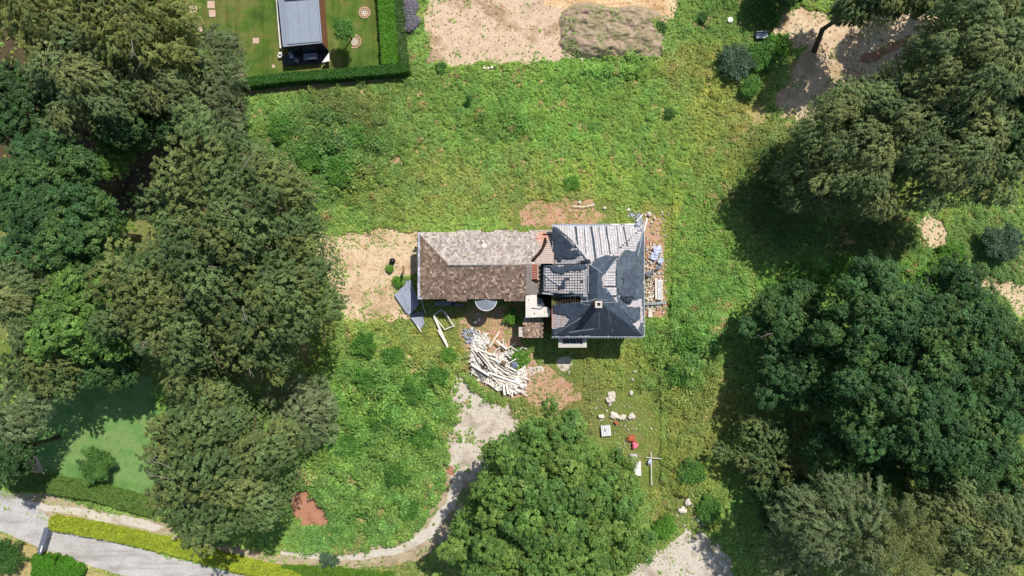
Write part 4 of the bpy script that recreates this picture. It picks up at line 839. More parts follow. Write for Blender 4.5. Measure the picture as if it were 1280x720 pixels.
tarp([(690, 382), (700, 379), (735, 377), (773, 378), (788, 398), (803, 419.5), (690, 419.7), (690.5, 412.5), (704, 409.5), (710, 403), (712, 398), (708, 394.5), (690, 391)], seed=7, wr=.14, ragged=.12, tint=(.92, .92, .95))
tarp([(779, 386), (799, 384), (801, 400), (797, 404), (791, 402), (783, 394)], M['tarp2'], seed=8, wr=.2, ragged=.15, off=.2, tint=(.9, .9, .95)); tarp([(700, 372), (714, 364), (733, 371), (735, 374), (729, 373), (722, 370)], M['tarp2'], seed=9, off=.2)
tarp([(774, 372), (789, 374), (786, 381), (779, 378)], seed=15, off=.3, tint=(.45, .45, .45)); tarp([(680, 364), (712, 368), (712, 371), (696, 370.5), (680, 368)], seed=16, off=.25, tint=(.8, .8, .8), ragged=.05)
tarp([(703, 354), (707, 346), (709, 349), (706, 357), (703, 361), (696, 362), (694, 358)], seed=17, off=.12, tint=(.7, .7, .7), ragged=.3)
tarp([(782, 375), (802, 375), (803, 404), (799, 405), (799, 385), (784, 385)], M['greytile'], seed=18, off=.28, wr=.08, tint=(.9, .88, .9)); tarp([(790, 404), (799, 401), (799, 412)], M['greytile'], seed=19, off=.3, tint=(.95, .92, .95)) 
g = random.Random(5)
def strips(lst, name, mat, off, tint=(1, 1, 1), lw=1):
    for x0, y0, x1, y1, wd in lst:
        b = MB(); pts = [solve(x0 + (x1 - x0) * i / 6, y0 + (y1 - y0) * i / 6, HV, 8) + Vector((g.uniform(-.03, .03), g.uniform(-.03, .03), off)) for i in range(7)]
        for u, v in zip(pts[:-1], pts[1:]): b.bar(u, v, wd * lw, .04, tint)
        b.build(name, mat, house)
M['lath'] = plain('lath', (150, 158, 166), .8, .2, .2, 5)
strips([(693, 418, 727, 396, .12), (749, 391, 748, 412, .07), (759, 386, 765, 414, .05), (711, 415, 742, 411, .08), (756, 358, 772, 379, .13), (796, 322, 773, 373, .16), (771, 323, 757, 341, .14), (771, 323, 772, 338, .1), (772, 338.5, 794, 328, .14), (794, 337, 793, 352, .1), (735.5, 330, 752, 341, .12), (735.5, 343, 735, 367, .12), (754, 378.5, 772, 377.5, .07), (803, 290, 797, 320, .16), (743, 374, 760, 375, .05), (774, 380, 802, 418, .08), (726, 379, 744, 383, .05)], 'lath', M['lath'], .24, lw=.62)
strips([(719, 283, 722, 306, .2), (739, 283, 744.5, 326, .26), (757, 283, 763, 318, .16), (779, 283, 784, 308, .16), (730, 284, 732, 318, .06), (771, 283, 773, 312, .07), (748, 284, 752, 318, .05), (694, 284, 714, 301, .2), (714, 301, 733, 324, .12)], 'dark_strap', M['tarp'], .12, (.8, .8, .8))
strips([(745, 373, 734, 377, .1), (678, 366.5, 709, 370.5, .12), (679, 342, 700, 357, .07)], 'gutter_pipe', M['zinc'], .3)
b = MB(); b.bar(P(690, 281, 6.05), P(798, 281, 6.05), .22, .16, (.55, .57, .6)); b.build('gutter', M['zinc'], house)
b = MB(); b.bar(P(764, 280.6, 6.15), P(774, 280.6, 6.15), .16, .1, (1.2, 1.2, 1.2)); b.bar(P(781, 280.6, 6.15), P(797, 280.2, 6.15), .16, .1, (1.25, 1.25, 1.25)); b.build('broken_gutter_piece', M['white'], house)
b = MB(); b.bar(P(690, 420.3, 6.0), P(804, 420.3, 6.0), .2, .14, (.9, .9, .9)); b.build('gutter', M['zinc'], house)
b = MB(); b.bar(P(804.8, 283, 6.0), P(804.8, 420, 6.0), .14, .14, (.8, .8, .85)); b.build('gutter', M['zinc'], house)
for i in range(28):
    x = 690.8 + i * 4.1; b = MB(); p = P(x, 421.3, 5.9); b.box((p.x, p.y, p.z), (.22, .26, .06), 0, (1, .98, .95)); b.build('rafter_end', M['lath'], house)
# the hole: rafters over a dark rotten loft
hp = px2([(690, 366), (738, 366), (738, 384), (690, 384)], 7); b = MB(); b.prism(list(reversed(hp)), 6.2, 6.3); b.build('loft_floor', M['moss'], house)
for i in range(14):
    x = 692 + i * 2.9; b = MB(); p = P(x, 368, 7); q = P(x, 384, 7); hz = lambda v: max(6.2, float(pv(Vw, v.x, v.y)) - .05); b.bar((p.x, p.y, hz(p)), (q.x, q.y, hz(q)), .08, .12, (1.6, 1.55, 1.3)); b.build('rafter', M['darkwood'], house)
battens('battens', [(690, 385), (690, 411), (703, 410), (713, 394), (708, 391), (691, 391)], HV, M['redbrick'], 2.2, True, house, .07, 7, (1.1, 1.05, 1.0))
# chimney
cz = 12.0; cp = solve(748, 382.5, HV); b = MB(); cc = P(748.3, 380.5, cz)
for s_, z0, z1 in ((.62, cp.z - 1, cz - .14),): b.box((cc.x, cc.y, (z0 + z1) / 2), (s_, s_, z1 - z0), 0, (1, .95, .9))
b.build('chimney', M['redbrick'], house); ch = house.children[-1] if False else None
b = MB()
for dx, dy, sx, sy in ((0, .27, .74, .2), (0, -.27, .74, .2), (.27, 0, .2, .34), (-.27, 0, .2, .34)): b.box((cc.x + dx, cc.y + dy, cz - .02), (sx, sy, .22), 0, (1.1, 1.05, 1.02))
b.build('chimney_cap', M['concrete'], house); b = MB(); b.box((cc.x, cc.y, cz - .13), (.34, .34, .02)); b.build('chimney_flue', M['black'], house)
# walls
def walls(name, foot, z1, mat, z0=0):
    b = MB(); b.prism(foot, z0, z1); return b.build(name, mat, house)
def rect(x0, y0, x1, y1): return [(x0, y0), (x1, y0), (x1, y1), (x0, y1)]
wx0, wy1 = A_.x + .35, A_.y - .35; wy0 = D_.y + .45; wxr = P(657, 0, ZE).x; vx0, vy1, vx1, vy0 = a.x + .45, a.y - .45, c_.x - .45, c_.y + .45
walls('wall', rect(wx0, wy0, wxr - .3, wy1), ZE - .12, M['wall']); walls('wall', rect(wxr - .29, P(0, 368, ZE).y, vx0 - .02, wy1 + .01), ZE - .1, M['wall'])
walls('wall', rect(vx0, vy0, vx1, vy1), VE - .1, M['wall'])
p0 = P(679, 366.5, 6.3); p1 = P(737, 331.5, 8.5); b = MB(); q = [(p0.x, p0.y), (p1.x, p0.y), (p1.x, p1.y), (p0.x, p1.y)]; zt = [float(sec.pl[0][0] * x + sec.pl[0][1] * y + sec.pl[0][2]) - .12 for x, y in q]
V = [(x, y, 5.9 if i in (1, 2) else 3.0) for i, (x, y) in enumerate(q)] + [(x, y, z) for (x, y), z in zip(q, zt)]
b.add(V, [(3, 2, 1, 0), (4, 5, 6, 7), (0, 1, 5, 4), (1, 2, 6, 5), (2, 3, 7, 6), (3, 0, 4, 7)]); b.build('wall', M['wall'], house)
for rf, zb in ((dm, 8.3), (dm2, 8.3)):
    b = MB(); q = [(x * 1.0, y * 1.0) for x, y in reversed(rf.foot)]; zt = [pv(rf.pl[0], x, y) - .1 for x, y in q]; V = [(x, y, zb) for x, y in q] + [(x, y, z) for (x, y), z in zip(q, zt)]
    b.add(V, [(3, 2, 1, 0), (4, 5, 6, 7), (0, 1, 5, 4), (1, 2, 6, 5), (2, 3, 7, 6), (3, 0, 4, 7)], (.8, .82, .85)); b.build('dormer_cheek', M['lath'], house)
def window(cx, cy, cz_, w_, h_, nx, ny, door=False):
    """opening on a wall with outward normal (nx, ny)"""
    ax, ay = -ny, nx; b = MB()
    for s in (-1, 1): b.box((cx + ax * s * w_ / 2, cy + ay * s * w_ / 2, cz_), (.09 if ax else .12, .09 if ay else .12, h_))
    for s in (-1, 1): b.box((cx, cy, cz_ + s * (h_ / 2 + .05)), (abs(ax) * (w_ + .2) + .13 * abs(nx), abs(ay) * (w_ + .2) + .13 * abs(ny), .1))
    if not door: b.box((cx, cy, cz_), (.06 if ax else .1, .06 if ay else .1, h_ - .02))
    f = b.build('door_frame' if door else 'window', M['white'], house); b = MB()
    b.box((cx + nx * .012, cy + ny * .012, cz_), (abs(ax) * (w_ - .1) + .03, abs(ay) * (w_ - .1) + .03, h_ - .02)); o = b.build('door' if door else 'pane', M['darkwood'] if door else M['glass'], f, local=None) if False else None
    o = mk('door_panel' if door else 'pane', b.V, b.F, M['darkwood'] if door else M['glass'], None, b.T); o.parent = f; o.matrix_parent_inverse = parent_inv(house)
    return f
for i in range(4): window(wx0 + 2 + i * 3, wy0, 1.7, 1.0, 1.3, 0, -1, i == 2); window(wx0 + 2 + i * 3, wy1, 1.7, 1.0, 1.3, 0, 1)
window(wx0, (wy0 + wy1) / 2, 1.7, 1.1, 1.3, -1, 0)
for i in range(4):
    for z in (1.6, 4.4): window(vx1, vy0 + 1.8 + i * 2.8, z, 1.0, 1.4, 1, 0); window(vx0 + 1.5 + i * 2.4, vy1, z, 1.0, 1.4, 0, 1)
for i in (1, 2, 3): window(vx0 + 1.5 + i * 2.4, vy0, 1.6, 1.0, 1.4, 0, -1)
# white L-shaped flat roof, brown lean-to, canopy, bay
z = 4.9; L = px2([(657, 369.5), (671, 367.5), (671.5, 383), (685, 384), (688, 389), (687.5, 396), (657, 397)], z); b = MB(); b.prism(list(reversed(L)), z - .22, z); b.build('flat_roof', M['whiteroof'], house); walls('wall', [( (x - P(670, 0, z).x) * .93 + P(670, 0, z).x, (y - P(0, 385, z).y) * .93 + P(0, 385, z).y) for x, y in reversed(L)], z - .23, M['wall'])
b = MB(); b.prism(list(reversed(px2([(671.3, 372), (678, 373), (681, 383.5), (671.8, 382.8)], 4.7))), 4.3, 4.7); b.build('lead_flashing', M['tarp2'], house)
clp = [(656, 371, .1), (661, 375, .08), (668, 392, .1), (660, 388, .07), (681, 390, .09), (676, 394, .06)]
b = MB(); [b.stone((P(x, y, z).x, P(x, y, z).y, z + .02), r, int(x * 9), (.55, .5, .4), .3) for x, y, r in clp]; o = b.build('roof_moss', M['moss'], house); o['kind'] = 'stuff'
lp = plane3(P(655, 404, 3.7), P(679, 404, 3.7), P(655, 421, 3.2)); lean = Roof([lp], [P(654, 404, 3.7)[:2], P(679, 404, 3.7)[:2], P(678, 421, 3.2)[:2], P(654, 421, 3.2)[:2]])
HL = lambda x, y: lean.H(np.asarray(x, float), np.asarray(y, float))
grid_sheet('roof', HL, [(652, 402), (681, 402), (681, 423), (652, 423)], M['deck'], .12, -.05, parent=house, zg=3.5); tiles('tiles', lean, 0, HL, M['oldtile'], .25, .28, house, 31, colf='old')
walls('wall', [(x, y) for x, y in reversed([(px_[0], px_[1]) for px_ in px2([(655, 397), (678, 397), (677, 419.5), (655, 419.5)], 3)])], 3.05, M['wall'])
b = MB(); b.prism(list(reversed(px2([(648.5, 409), (653.5, 409), (653.5, 421), (648.5, 421)], 3.3))), 0, 3.3, (1.0, .97, .95)); b.build('buttress', M['concrete'], house)
cp_ = P(607.5, 375, 4.2); fan = [(cp_.x + 1.28 * math.cos(t), cp_.y + 1.28 * math.sin(t)) for t in np.linspace(math.pi * 1.0 , math.pi * 2.0, 15)]
b = MB(); n = len(fan); b.add([(cp_.x, cp_.y + .1, 4.45)] + [(x, y, 4.05) for x, y in fan], [(0, i + 1, i + 2) for i in range(n - 1)], (.55, .57, .6)); fo = b.build('door_canopy', M['zinc'], house); m_ = fo.modifiers.new('t', 'SOLIDIFY'); m_.thickness = .04
b = MB(); [b.bar(Vector((fan[i][0], fan[i][1], 4.08)), Vector((fan[i + 1][0], fan[i + 1][1], 4.08)), .07, .08) for i in range(n - 1)]; b.build('canopy_rim', M['white'], house)
b = MB(); [b.bar(Vector((cp_.x, cp_.y + .1, 4.47)), Vector((fan[i][0], fan[i][1], 4.08)), .04, .05, (.8, .8, .8)) for i in range(1, n - 1, 2)]; b.build('canopy_ribs', M['zinc'], house)
bz = 4.7; bq = px2([(698, 420), (733.5, 420), (733.5, 434.5), (698, 434.5)], bz); b = MB(); b.prism([ (bq[0][0]+.25,bq[3][1]+.2),(bq[1][0]-.25,bq[3][1]+.2),(bq[1][0]-.25,vy0),(bq[0][0]+.25,vy0)], 0, bz - .3, (1, .98, .95)); b.build('bay_wall', M['wall'], house)
b = MB(); x0, y0, x1, y1 = bq[3][0], bq[3][1], bq[1][0], vy0
for s in (((x0 + x1) / 2, y0 + .2, x1 - x0, .4), (x0 + .24, (y0 + y1) / 2 + .2, .48, y1 - y0 - .41), (x1 - .24, (y0 + y1) / 2 + .2, .48, y1 - y0 - .41)): b.box((s[0], s[1], bz - .15), (s[2], s[3], .28))
b.build('bay_parapet', M['concrete'], house); b = MB(); b.box(((x0 + x1) / 2, (y0 + y1) / 2 + .2, bz - .26), (x1 - x0 - .98, y1 - y0 - .45, .03)); b.build('bay_glass_roof', M['glass'], house)
b = MB(); [b.bar(Vector((x0 + .7, y0 + .42 + k, bz - .2)), Vector((x1 - .7, y0 + .42 + k, bz - .2)), .06, .05, (.8, .8, .8)) for k in (.0, .75)]; [b.bar(Vector((x0 + .55 + k, y0 + .45, bz - .16)), Vector((x0 + .55 + k, y1 - .1, bz - .16)), .05, .05, (.7, .7, .7)) for k in (0, .8, 1.6, 2.4)]; b.build('bay_glazing_bars', M['zinc'], house)
# ================================================================ GARDEN ROOM
gz = 3.4; gp = P(378, 30, 0); gr = empty('garden_room', (gp.x, gp.y, 0), 'flat roofed grey garden room with a dark glass front on the mown lawn', 'garden room')
def pr(name, poly, z0, z1, mat, parent, t=(1, 1, 1), zz=None):
    b = MB(); q = px2(poly, z1 if zz is None else zz); s = sum((q[i][0] * q[(i + 1) % len(q)][1] - q[(i + 1) % len(q)][0] * q[i][1]) for i in range(len(q)))
    if s < 0: q = q[::-1]
    b.prism(q, z0, z1, t); return b.build(name, mat, parent)
M['roofgrey'] = plain('grey_membrane', (132, 140, 152), .75, .25, .07, 1.2); M['cladding'] = plain('brown_cladding', (138, 92, 66), .7, .25, .2, 3)
q = px2([(346, -24), (396, -28), (402.5, 53.5), (353.5, 58.5)], gz)
pr('wall', [(347.5, -22), (395.5, -26), (401.6, 52.6), (354.8, 57.4)], .1, gz - .2, M['cladding'], gr, zz=gz)
pr('roof', [(345.5, -24), (396, -28), (402.6, 53.5), (353.6, 58.5)], gz - .19, gz, M['roofgrey'], gr, (.92, .93, .95))
for q in ([(345.5, -24), (347, -24), (355.2, 56.6), (353.6, 58.5)], [(354.2, 56.8), (401.4, 52), (402.6, 53.5), (353.6, 58.5)], [(394.7, -26), (396, -28), (402.6, 53.5), (401.2, 53)]): pr('parapet', q, gz + .004, gz + .12, M['roofgrey'], gr, (1.08, 1.08, 1.1))
pr('roof_panel', [(355.8, 2.8), (396.6, -.4), (400.4, 51.6), (358.8, 55.4)], gz + .005, gz + .24, M['roofgrey'], gr, (1.05, 1.04, 1.03))
pr('roof_panel', [(352, -22), (393, -24), (396.4, -3.4), (355.5, 0)], gz + .005, gz + .24, M['roofgrey'], gr, (1.0, 1.0, 1.0))
for i in range(3):
    u = P(358 + i * 14, 4 - i, gz + .25); v = P(361.5 + i * 13.3, 54.6 - i * 1.3, gz + .25); b = MB(); b.bar(u, v, .05, .03, (.82, .83, .86)); b.build('roof_seam', M['roofgrey'], gr)
for i in range(6):
    x = 356 + i * 8; y = 58 - i * .8; u = P(x, y, gz); v = P(x + 7, y - .7, gz); b = MB(); b.bar(Vector((u.x, u.y - .02, 1.5)), Vector((v.x, v.y - .02, 1.5)), .08, 2.6); b.build('glass_panel', M['glass'], gr)
pr('side_board', [(343, -24), (344.8, -24), (351.5, 60), (349.5, 60)], 0, .9, M['whiteroof'], gr)
pr('terrace', [(352, 68), (410, 62), (411, 78), (354, 82)], .02, .18, plain('terrace_slate', (70, 70, 74), .8, .2, .2, 3), gr)
def thing1(name, b, mat, label, cat, group=None, smooth=False):
    V = np.array([tuple(v) for v in b.V]); c = Vector((V[:, 0].mean(), V[:, 1].mean(), V[:, 2].min()))
    me = bpy.data.meshes.new(name); me.from_pydata([tuple(Vector(v) - c) for v in b.V], [], b.F); me.update(); a_ = me.attributes.new('tint', 'FLOAT_COLOR', 'FACE'); a_.data.foreach_set('color', np.asarray(b.T, np.float32).ravel()); me.materials.append(mat)
    if smooth: me.shade_smooth()
    o = bpy.data.objects.new(name, me); o.location = c; link(o); return tag(o, label, cat, group)
def chair(px_, py_, rz, t, label, group=None):
    p = P(px_, py_, .18); e = empty('garden_chair', (p.x, p.y, .18), label, 'chair', group, rz)
    for nm, boxes in (('seat', [((0, 0, .42), (.5, .5, .06))]), ('backrest', [((0, .25, .7), (.5, .06, .5))]), ('leg', [((.22, .22, .2), (.05, .05, .4))]), ('leg', [((-.22, .22, .2), (.05, .05, .4))]), ('leg', [((.22, -.22, .2), (.05, .05, .4))]), ('leg', [((-.22, -.22, .2), (.05, .05, .4))])):
        b = MB(); [b.box(c, s, 0, t) for c, s in boxes]; mk(nm, b.V, b.F, M['zinc'], e, b.T, False, False)
chair(366, 72, .2, (1, 1, 1), 'pale garden chair on the dark terrace, left one', 'garden chairs'); chair(372, 77, 2.8, (.6, .6, .65), 'grey garden chair on the dark terrace, nearest the hedge', 'garden chairs')
p = P(390, 73, .18); e = empty('garden_table', (p.x, p.y, .18), 'long garden table on the terrace of the garden room', 'table', rz=R(4))
b = MB(); b.box((0, 0, .72), (1.7, .8, .05), 0, (.55, .55, .6)); mk('tabletop', b.V, b.F, M['zinc'], e, b.T, False, False)
for sx in (-1, 1):
    for sy in (-1, 1): b = MB(); b.box((sx * .75, sy * .3, .35), (.07, .07, .7)); mk('leg', b.V, b.F, M['zinc'], e, b.T, False, False)
b = MB(); b.box((P(390, 71.5, .9).x, P(0, 73, .9).y, .94), (1.1, .14, .03), R(4), (1.3, 1.3, 1.3)); thing1('table_runner', b, M['white'], 'white strip of cloth on the garden table', 'cloth')
q = px2([(411, 65), (411.5, 76), (402, 77.5)], 1.2); b = MB(); b.prism(list(reversed(q)) if True else q, 1.0, 1.05); [b.bar(Vector((x, y, .0)), Vector((x, y, 1.0)), .06, .06, (.6, .6, .6)) for x, y in q]; thing1('sun_sail', b, M['white'], 'white triangular cover at the corner of the terrace', 'cover')
for x, y, s in ((351.5, 68, .5), (350, 70.5, .4)):
    b = MB(); p = P(x, y, .3); b.box((p.x, p.y, .25), (s, s, .5), .2); thing1('planter', b, M['whiteroof'], 'larger pale planter left of the terrace' if s > .45 else 'smaller pale planter beside the left end of the terrace', 'planter')
# stepping slabs on the lawn
M['slab'] = plain('slab', (192, 164, 142), .85, .2, .15, 4)
for x, y, wd, hg, r_, lb in ((242, 12, .95, .9, .05, 'pinkish paving slab alone nearest the feathery trees'), (264, 6, .9, .9, 0, 'paving slab at the top edge, upper of the close pair'), (265.5, 17, .8, .85, .05, 'paving slab below the one at the top edge, lower of the pair'), (320, 51, .75, .7, .03, 'lone paving slab in the middle of the mown lawn'), (301, 91, .6, .9, .1, 'paving slab at the left end of the clipped hedge'), (250, 37, .6, .6, .2, 'paving slab half hidden by the thin grey tree'), (342, 83, .35, .4, 0, 'small pale stone on the lawn below the garden room')):
    p = P(x, y); b = MB(); b.box((p.x, p.y, .03), (wd, hg, .06), r_); thing1('paving_slab', b, M['slab'], lb, 'paving slab')
def brick_ring(px_, py_, r0, a0, a1, label):
    p = P(px_, py_); e = empty('brick_ring', (p.x, p.y, 0), label, 'garden edging'); b = MB(); b.tube([(0, 0, 0), (0, 0, .03)], r0 * .55, 12, (.9, .9, .85)); mk('gravel_centre', b.V, b.F, M['pebble'], e, b.T, False, False); me = None
    for rr in (r0, r0 * .66):
        n = int((a1 - a0) * rr / .25)
        for i in range(n):
            t = a0 + (a1 - a0) * (i + .5) / n; b = MB(); b.box((0, 0, 0), (.2, .16, .1), 0, (1.1, 1, .95)); o = mk('brick', b.V, b.F, M['slab'], e, b.T, False, False); o.location = (rr * math.cos(t), rr * math.sin(t), .07); o.rotation_euler = (0, 0, t + math.pi / 2)
brick_ring(456, 16, .66, 0, 6.28, 'round brick edged ring near the top edge beside the green shrub'); brick_ring(443, 52, .8, -2.0, 1.4, 'open curved brick ring below the green shrub')
# lavender row



M_l = dict(SP['dark'], cols=[(160, 150, 172), (140, 146, 140)], L=.13, tr=.2, lob=.3, dens=420); SP['lavender'] = M_l
for i, (x, y) in enumerate(((512, 4), (515, 11), (512, 18), (515, 25), (513, 31))): tree(x, y, 6.5, .7, 'lavender', 'flowering lavender bush in the row beside the narrow hedge, %s from the top edge' % ('first', 'second', 'third', 'fourth', 'fifth')[i], cat='shrub', name='lavender_bush', limbs=0, group='lavender bushes in a row')
# ================================================================ DEBRIS AND SMALL THINGS
M['plaster'] = plain('plaster_rubble', (222, 218, 210), .9, .15, .22, 3.5); M['timber'] = plain('white_timber', (222, 216, 206), .8, .2, .16, 5)
M['sheetmetal'] = plain('sheet_metal', (150, 156, 168), .45, .5, .14, 2.5); M['bluesheet'] = plain('blue_plastic', (176, 184, 204), .4, .4, .12, 2); M['pink'] = plain('pink_plastic', (214, 92, 120), .5, .4, .08, 4); M['orange'] = plain('orange_plastic', (178, 92, 64), .6, .3, .12, 4); M['stone'] = plain('stone', (200, 192, 180), .9, .2, .18, 4)
def plank(px_, py_, ang, L, wd, z, label, mat=None, group=None, t=1.0, th=.05, cat='plank', name='plank', tilt=0, warm=1.0):
    p = P(px_, py_, z); a_ = R(ang); d = Vector((math.cos(a_) * math.cos(tilt), math.sin(a_) * math.cos(tilt), math.sin(tilt))) * L / 2; b = MB(); b.bar(p - d, p + d, wd, th, (t, t * (.5 + .5 * warm), t * warm)); return thing1(name, b, mat or M['timber'], label, cat, group)
# white pile: plaster mound plus planks sweeping in an arc
def rubble(name, poly, h, mat, seed, label, cat='rubble', step=.22, rag=.5):
    W = px2(poly, .2); xs = np.arange(min(p[0] for p in W), max(p[0] for p in W), step); ys = np.arange(min(p[1] for p in W), max(p[1] for p in W), step); g = np.random.default_rng(seed); b = MB()
    X, Y = np.meshgrid(xs, ys); X = X.ravel() + g.uniform(-.1, .1, X.size); Y = Y.ravel() + g.uniform(-.1, .1, Y.size); m = inpoly(X + (fbm(X, Y, seed) - .5) * rag, Y + (fbm(X, Y, seed + 2) - .5) * rag, W); X = X[m]; Y = Y[m]
    for x, y in zip(X, Y):
        z = h * float(fbm(x * .7, y * .7, seed)) * .9; v = g.uniform(.75, 1.15)
        if g.uniform() < .6: b.stone((x, y, z), g.uniform(.1, .24), int(g.integers(1e6)), (v, v * .98, v * .95), .7)
        else:
            an = g.uniform(0, 6.28); l = g.uniform(.2, .55); b.bar(Vector((x, y, z + .05)), Vector((x + l * math.cos(an), y + l * math.sin(an), z + g.uniform(0, .15))), g.uniform(.06, .16), .05, (v, v, v * .97))
    o = b.build(name, mat); return tag(o, None, None, None, 'stuff')
rubble('plaster_rubble', [(592, 418), (606, 414), (612, 424), (606, 440), (618, 444), (634, 440), (648, 436), (656, 456), (660, 476), (652, 490), (632, 492), (612, 482), (592, 470), (586, 444)], 1.15, M['plaster'], 1, '', step=.17)
g = random.Random(21); 
for i in range(84):
    t = g.random(); lane = g.uniform(-10, 16); x = 590 + 60 * t + lane * .35; y = 440 + 44 * (t ** .8) - lane * .8; ang = -(62 - 48 * t) + g.gauss(0, 9)
    tn = g.choice((g.uniform(.9, 1.15), g.uniform(.6, 1.0), g.uniform(.4, .8)))
    lb = ('%s plank in the %s of the sweeping demolition timber pile' % ('bright white' if tn > .95 else 'greyish white', 'upper left end' if t < .34 else 'middle' if t < .68 else 'lower right end'))
    plank(x, y, ang, g.uniform(.9, 2.9), g.uniform(.07, .17), g.uniform(.5, 1.0), lb, None, 'planks in the white timber pile', tn, warm=g.uniform(.88, 1))
for i in range(48):
    plank(g.uniform(600, 656), g.uniform(428, 480), g.uniform(0, 180), g.uniform(.5, 1.4), g.uniform(.07, .14), g.uniform(.5, .9), 'short broken batten strewn over the upper part of the timber pile', None, 'short battens on the timber pile', g.uniform(.7, 1.05))
for i in range(12):
    plank(g.uniform(596, 640), g.uniform(446, 474), -48 + g.gauss(0, 10), g.uniform(1, 2), .14, .85, 'dark rotten board showing between the white planks', M['darkwood'], 'dark boards in the timber pile', g.uniform(.7, 1.3), cat='board', name='board')
for x, y, a_, L_, w_, lb in ((618, 424, 58, 2.3, .13, 'long white batten leaning northeast above the timber pile'), (602, 446, -50, 2.8, .26, 'widest cream board near the left edge of the timber pile'), (609, 452, -47, 3.4, .3, 'long cream board in the middle of the timber pile'), (628, 472, -20, 3.8, .2, 'longest white beam along the lower edge of the timber pile'), (600, 462, -32, 2.6, .26, 'broad white board on the lower left of the timber pile'), (629, 455, -28, 3.6, .18, 'narrow white beam crossing above the cream boards'), (630, 487, -84, 1.3, .22, 'short white post pointing down from the pile, left of two'), (634, 486, -80, 1.2, .2, 'short white post pointing down from the pile, right of two'), (639, 452, 30, 1.4, .1, 'thin batten at the right of the pile pointing up right'), (627, 431, -40, 1.6, .2, 'short white board near the top of the timber pile')):
    plank(x, y, a_, L_, w_, 1.08, lb, t=1.12, th=.08)
for x, y, r_, lb in ((646, 476, .5, 'large white plaster lump at the right end of the timber pile'), (652, 482, .4, 'grey white lump at the lower right of the timber pile'), (644, 484, .34, 'small white lump below the large plaster lump')):
    b = MB(); p = P(x, y, .9); b.stone((p.x, p.y, .95), r_, int(x), (1.1, 1.08, 1.05), .6); thing1('plaster_lump', b, M['plaster'], lb, 'rubble')
b = MB(); p = P(629, 454, 1); b.tube([(p.x - .3, p.y + .1, 1.1), (p.x + .3, p.y - .15, 1.1)], [.26, .26], 10, (.9, .9, .8)); thing1('rusty_drum', b, M['wood'], 'small brownish drum lying on the timber pile', 'drum')
b = MB(); p = P(643, 456, 1); b.add([(p.x - .4, p.y - .4, 1.0), (p.x + .4, p.y - .3, 1.05), (p.x + .35, p.y + .4, 1.15), (p.x - .3, p.y + .35, 1.0), (p.x, p.y, 1.25)], [(0, 1, 4), (1, 2, 4), (2, 3, 4), (3, 0, 4), (3, 2, 1, 0)], (.55, .62, .66)); thing1('crumpled_sheet', b, M['sheetmetal'], 'crumpled grey plastic sheet on the right of the timber pile', 'sheet')
# stones between canopy and pile
for x, y, r_, t_, lb in ((597, 392, .14, 1, 'smallest white block below the door canopy'), (599, 399, .3, 1.1, 'white block in the path below the canopy'), (594, 403, .36, 1.15, 'biggest white block left of the path below the canopy'), (590, 411, .28, .9, 'pinkish block above the plaster rubble'), (592, 406, .2, .3, 'dark block between two white blocks')):
    b = MB(); p = P(x, y, .2); b.stone((p.x, p.y, .2), r_, int(x * 3), (t_, t_ * .98, t_ * .96), .8); thing1('broken_block', b, M['plaster'], lb, 'block')
rubble('grey_rubble', [(578, 410), (594, 412), (600, 424), (588, 432), (578, 424)], .4, M['sheetmetal'], 5, '')
# fallen white frame
def frame(name, corners, label, cat, mat, wd=.1, z=.6):
    pp = [P(x, y, z) for x, y in corners]; e = empty(name, (pp[0].x, pp[0].y, 0), label, cat)
    for i in range(len(pp)): b = MB(); b.bar(pp[i], pp[(i + 1) % len(pp)], wd, .07); b.build('rail', mat, e)
frame('fallen_window_frame', [(542, 394), (552, 387), (567, 407), (556, 412)], 'white empty frame lying tilted in the weeds south of the wing', 'frame', M['timber'])
plank(551, 414, -66, 4.0, .26, .55, 'long white board left of the empty frame, broad one', t=1.05); plank(554, 424, -60, 2.6, .2, .5, 'grey white board lying over the end of the broad one', t=.85); plank(562, 399, -58, 2.2, .12, .8, 'thin white batten standing on the right side of the empty frame')
# corrugated sheets at the west end
def corr(corners, z, label, t=1.0, n=14, seedz=.1, mat=None):
    A, B, C2, D2 = [P(x, y, z) for x, y in corners]; B.z += seedz; b = MB(); V = []; F = []
    for i in range(2 * n + 1):
        u = i / (2 * n); dz = .05 * (i % 2)
        for p, q in ((A, B), (D2, C2)):
            v = p.lerp(q, u); V.append((v.x, v.y, v.z + dz))
    for i in range(2 * n): F.append((2 * i, 2 * i + 2, 2 * i + 3, 2 * i + 1))
    b.add(V, F, (t, t, t * 1.04)); o = thing1('corrugated_sheet', b, mat or M['sheetmetal'], label, 'metal sheet'); md = o.modifiers.new('t', 'SOLIDIFY'); md.thickness = .015; return o
corr([(493, 369), (503, 359), (512, 386), (508, 392)], .45, 'corrugated sheet nearest the bare soil, narrow left one', .95, 7); corr([(501, 362), (508, 354), (520, 386), (510, 394)], .3, 'corrugated metal sheet half in the shade of the wing', 1.08, 8); corr([(506, 352), (514, 350), (524, 380), (518, 388)], .15, 'uppermost corrugated sheet beside the west wall', 1.0, 8)
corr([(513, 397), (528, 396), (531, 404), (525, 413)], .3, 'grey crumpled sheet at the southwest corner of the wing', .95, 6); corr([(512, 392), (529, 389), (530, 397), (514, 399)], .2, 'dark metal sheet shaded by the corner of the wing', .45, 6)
plank(528, 380, -72, 2.4, .07, .8, 'thin white pole leaning at the corner of the wing'); plank(524, 411, -55, 1.0, .1, .4, 'short white stick below the crumpled sheet')
plank(556, 379, 3, 2.6, .5, .3, 'dusty grey board in the shade under the south eave', M['sheetmetal'], t=.6); plank(572, 381, -8, 1.6, .3, .3, 'small grey board in the shade left of the canopy', M['sheetmetal'], t=.5)
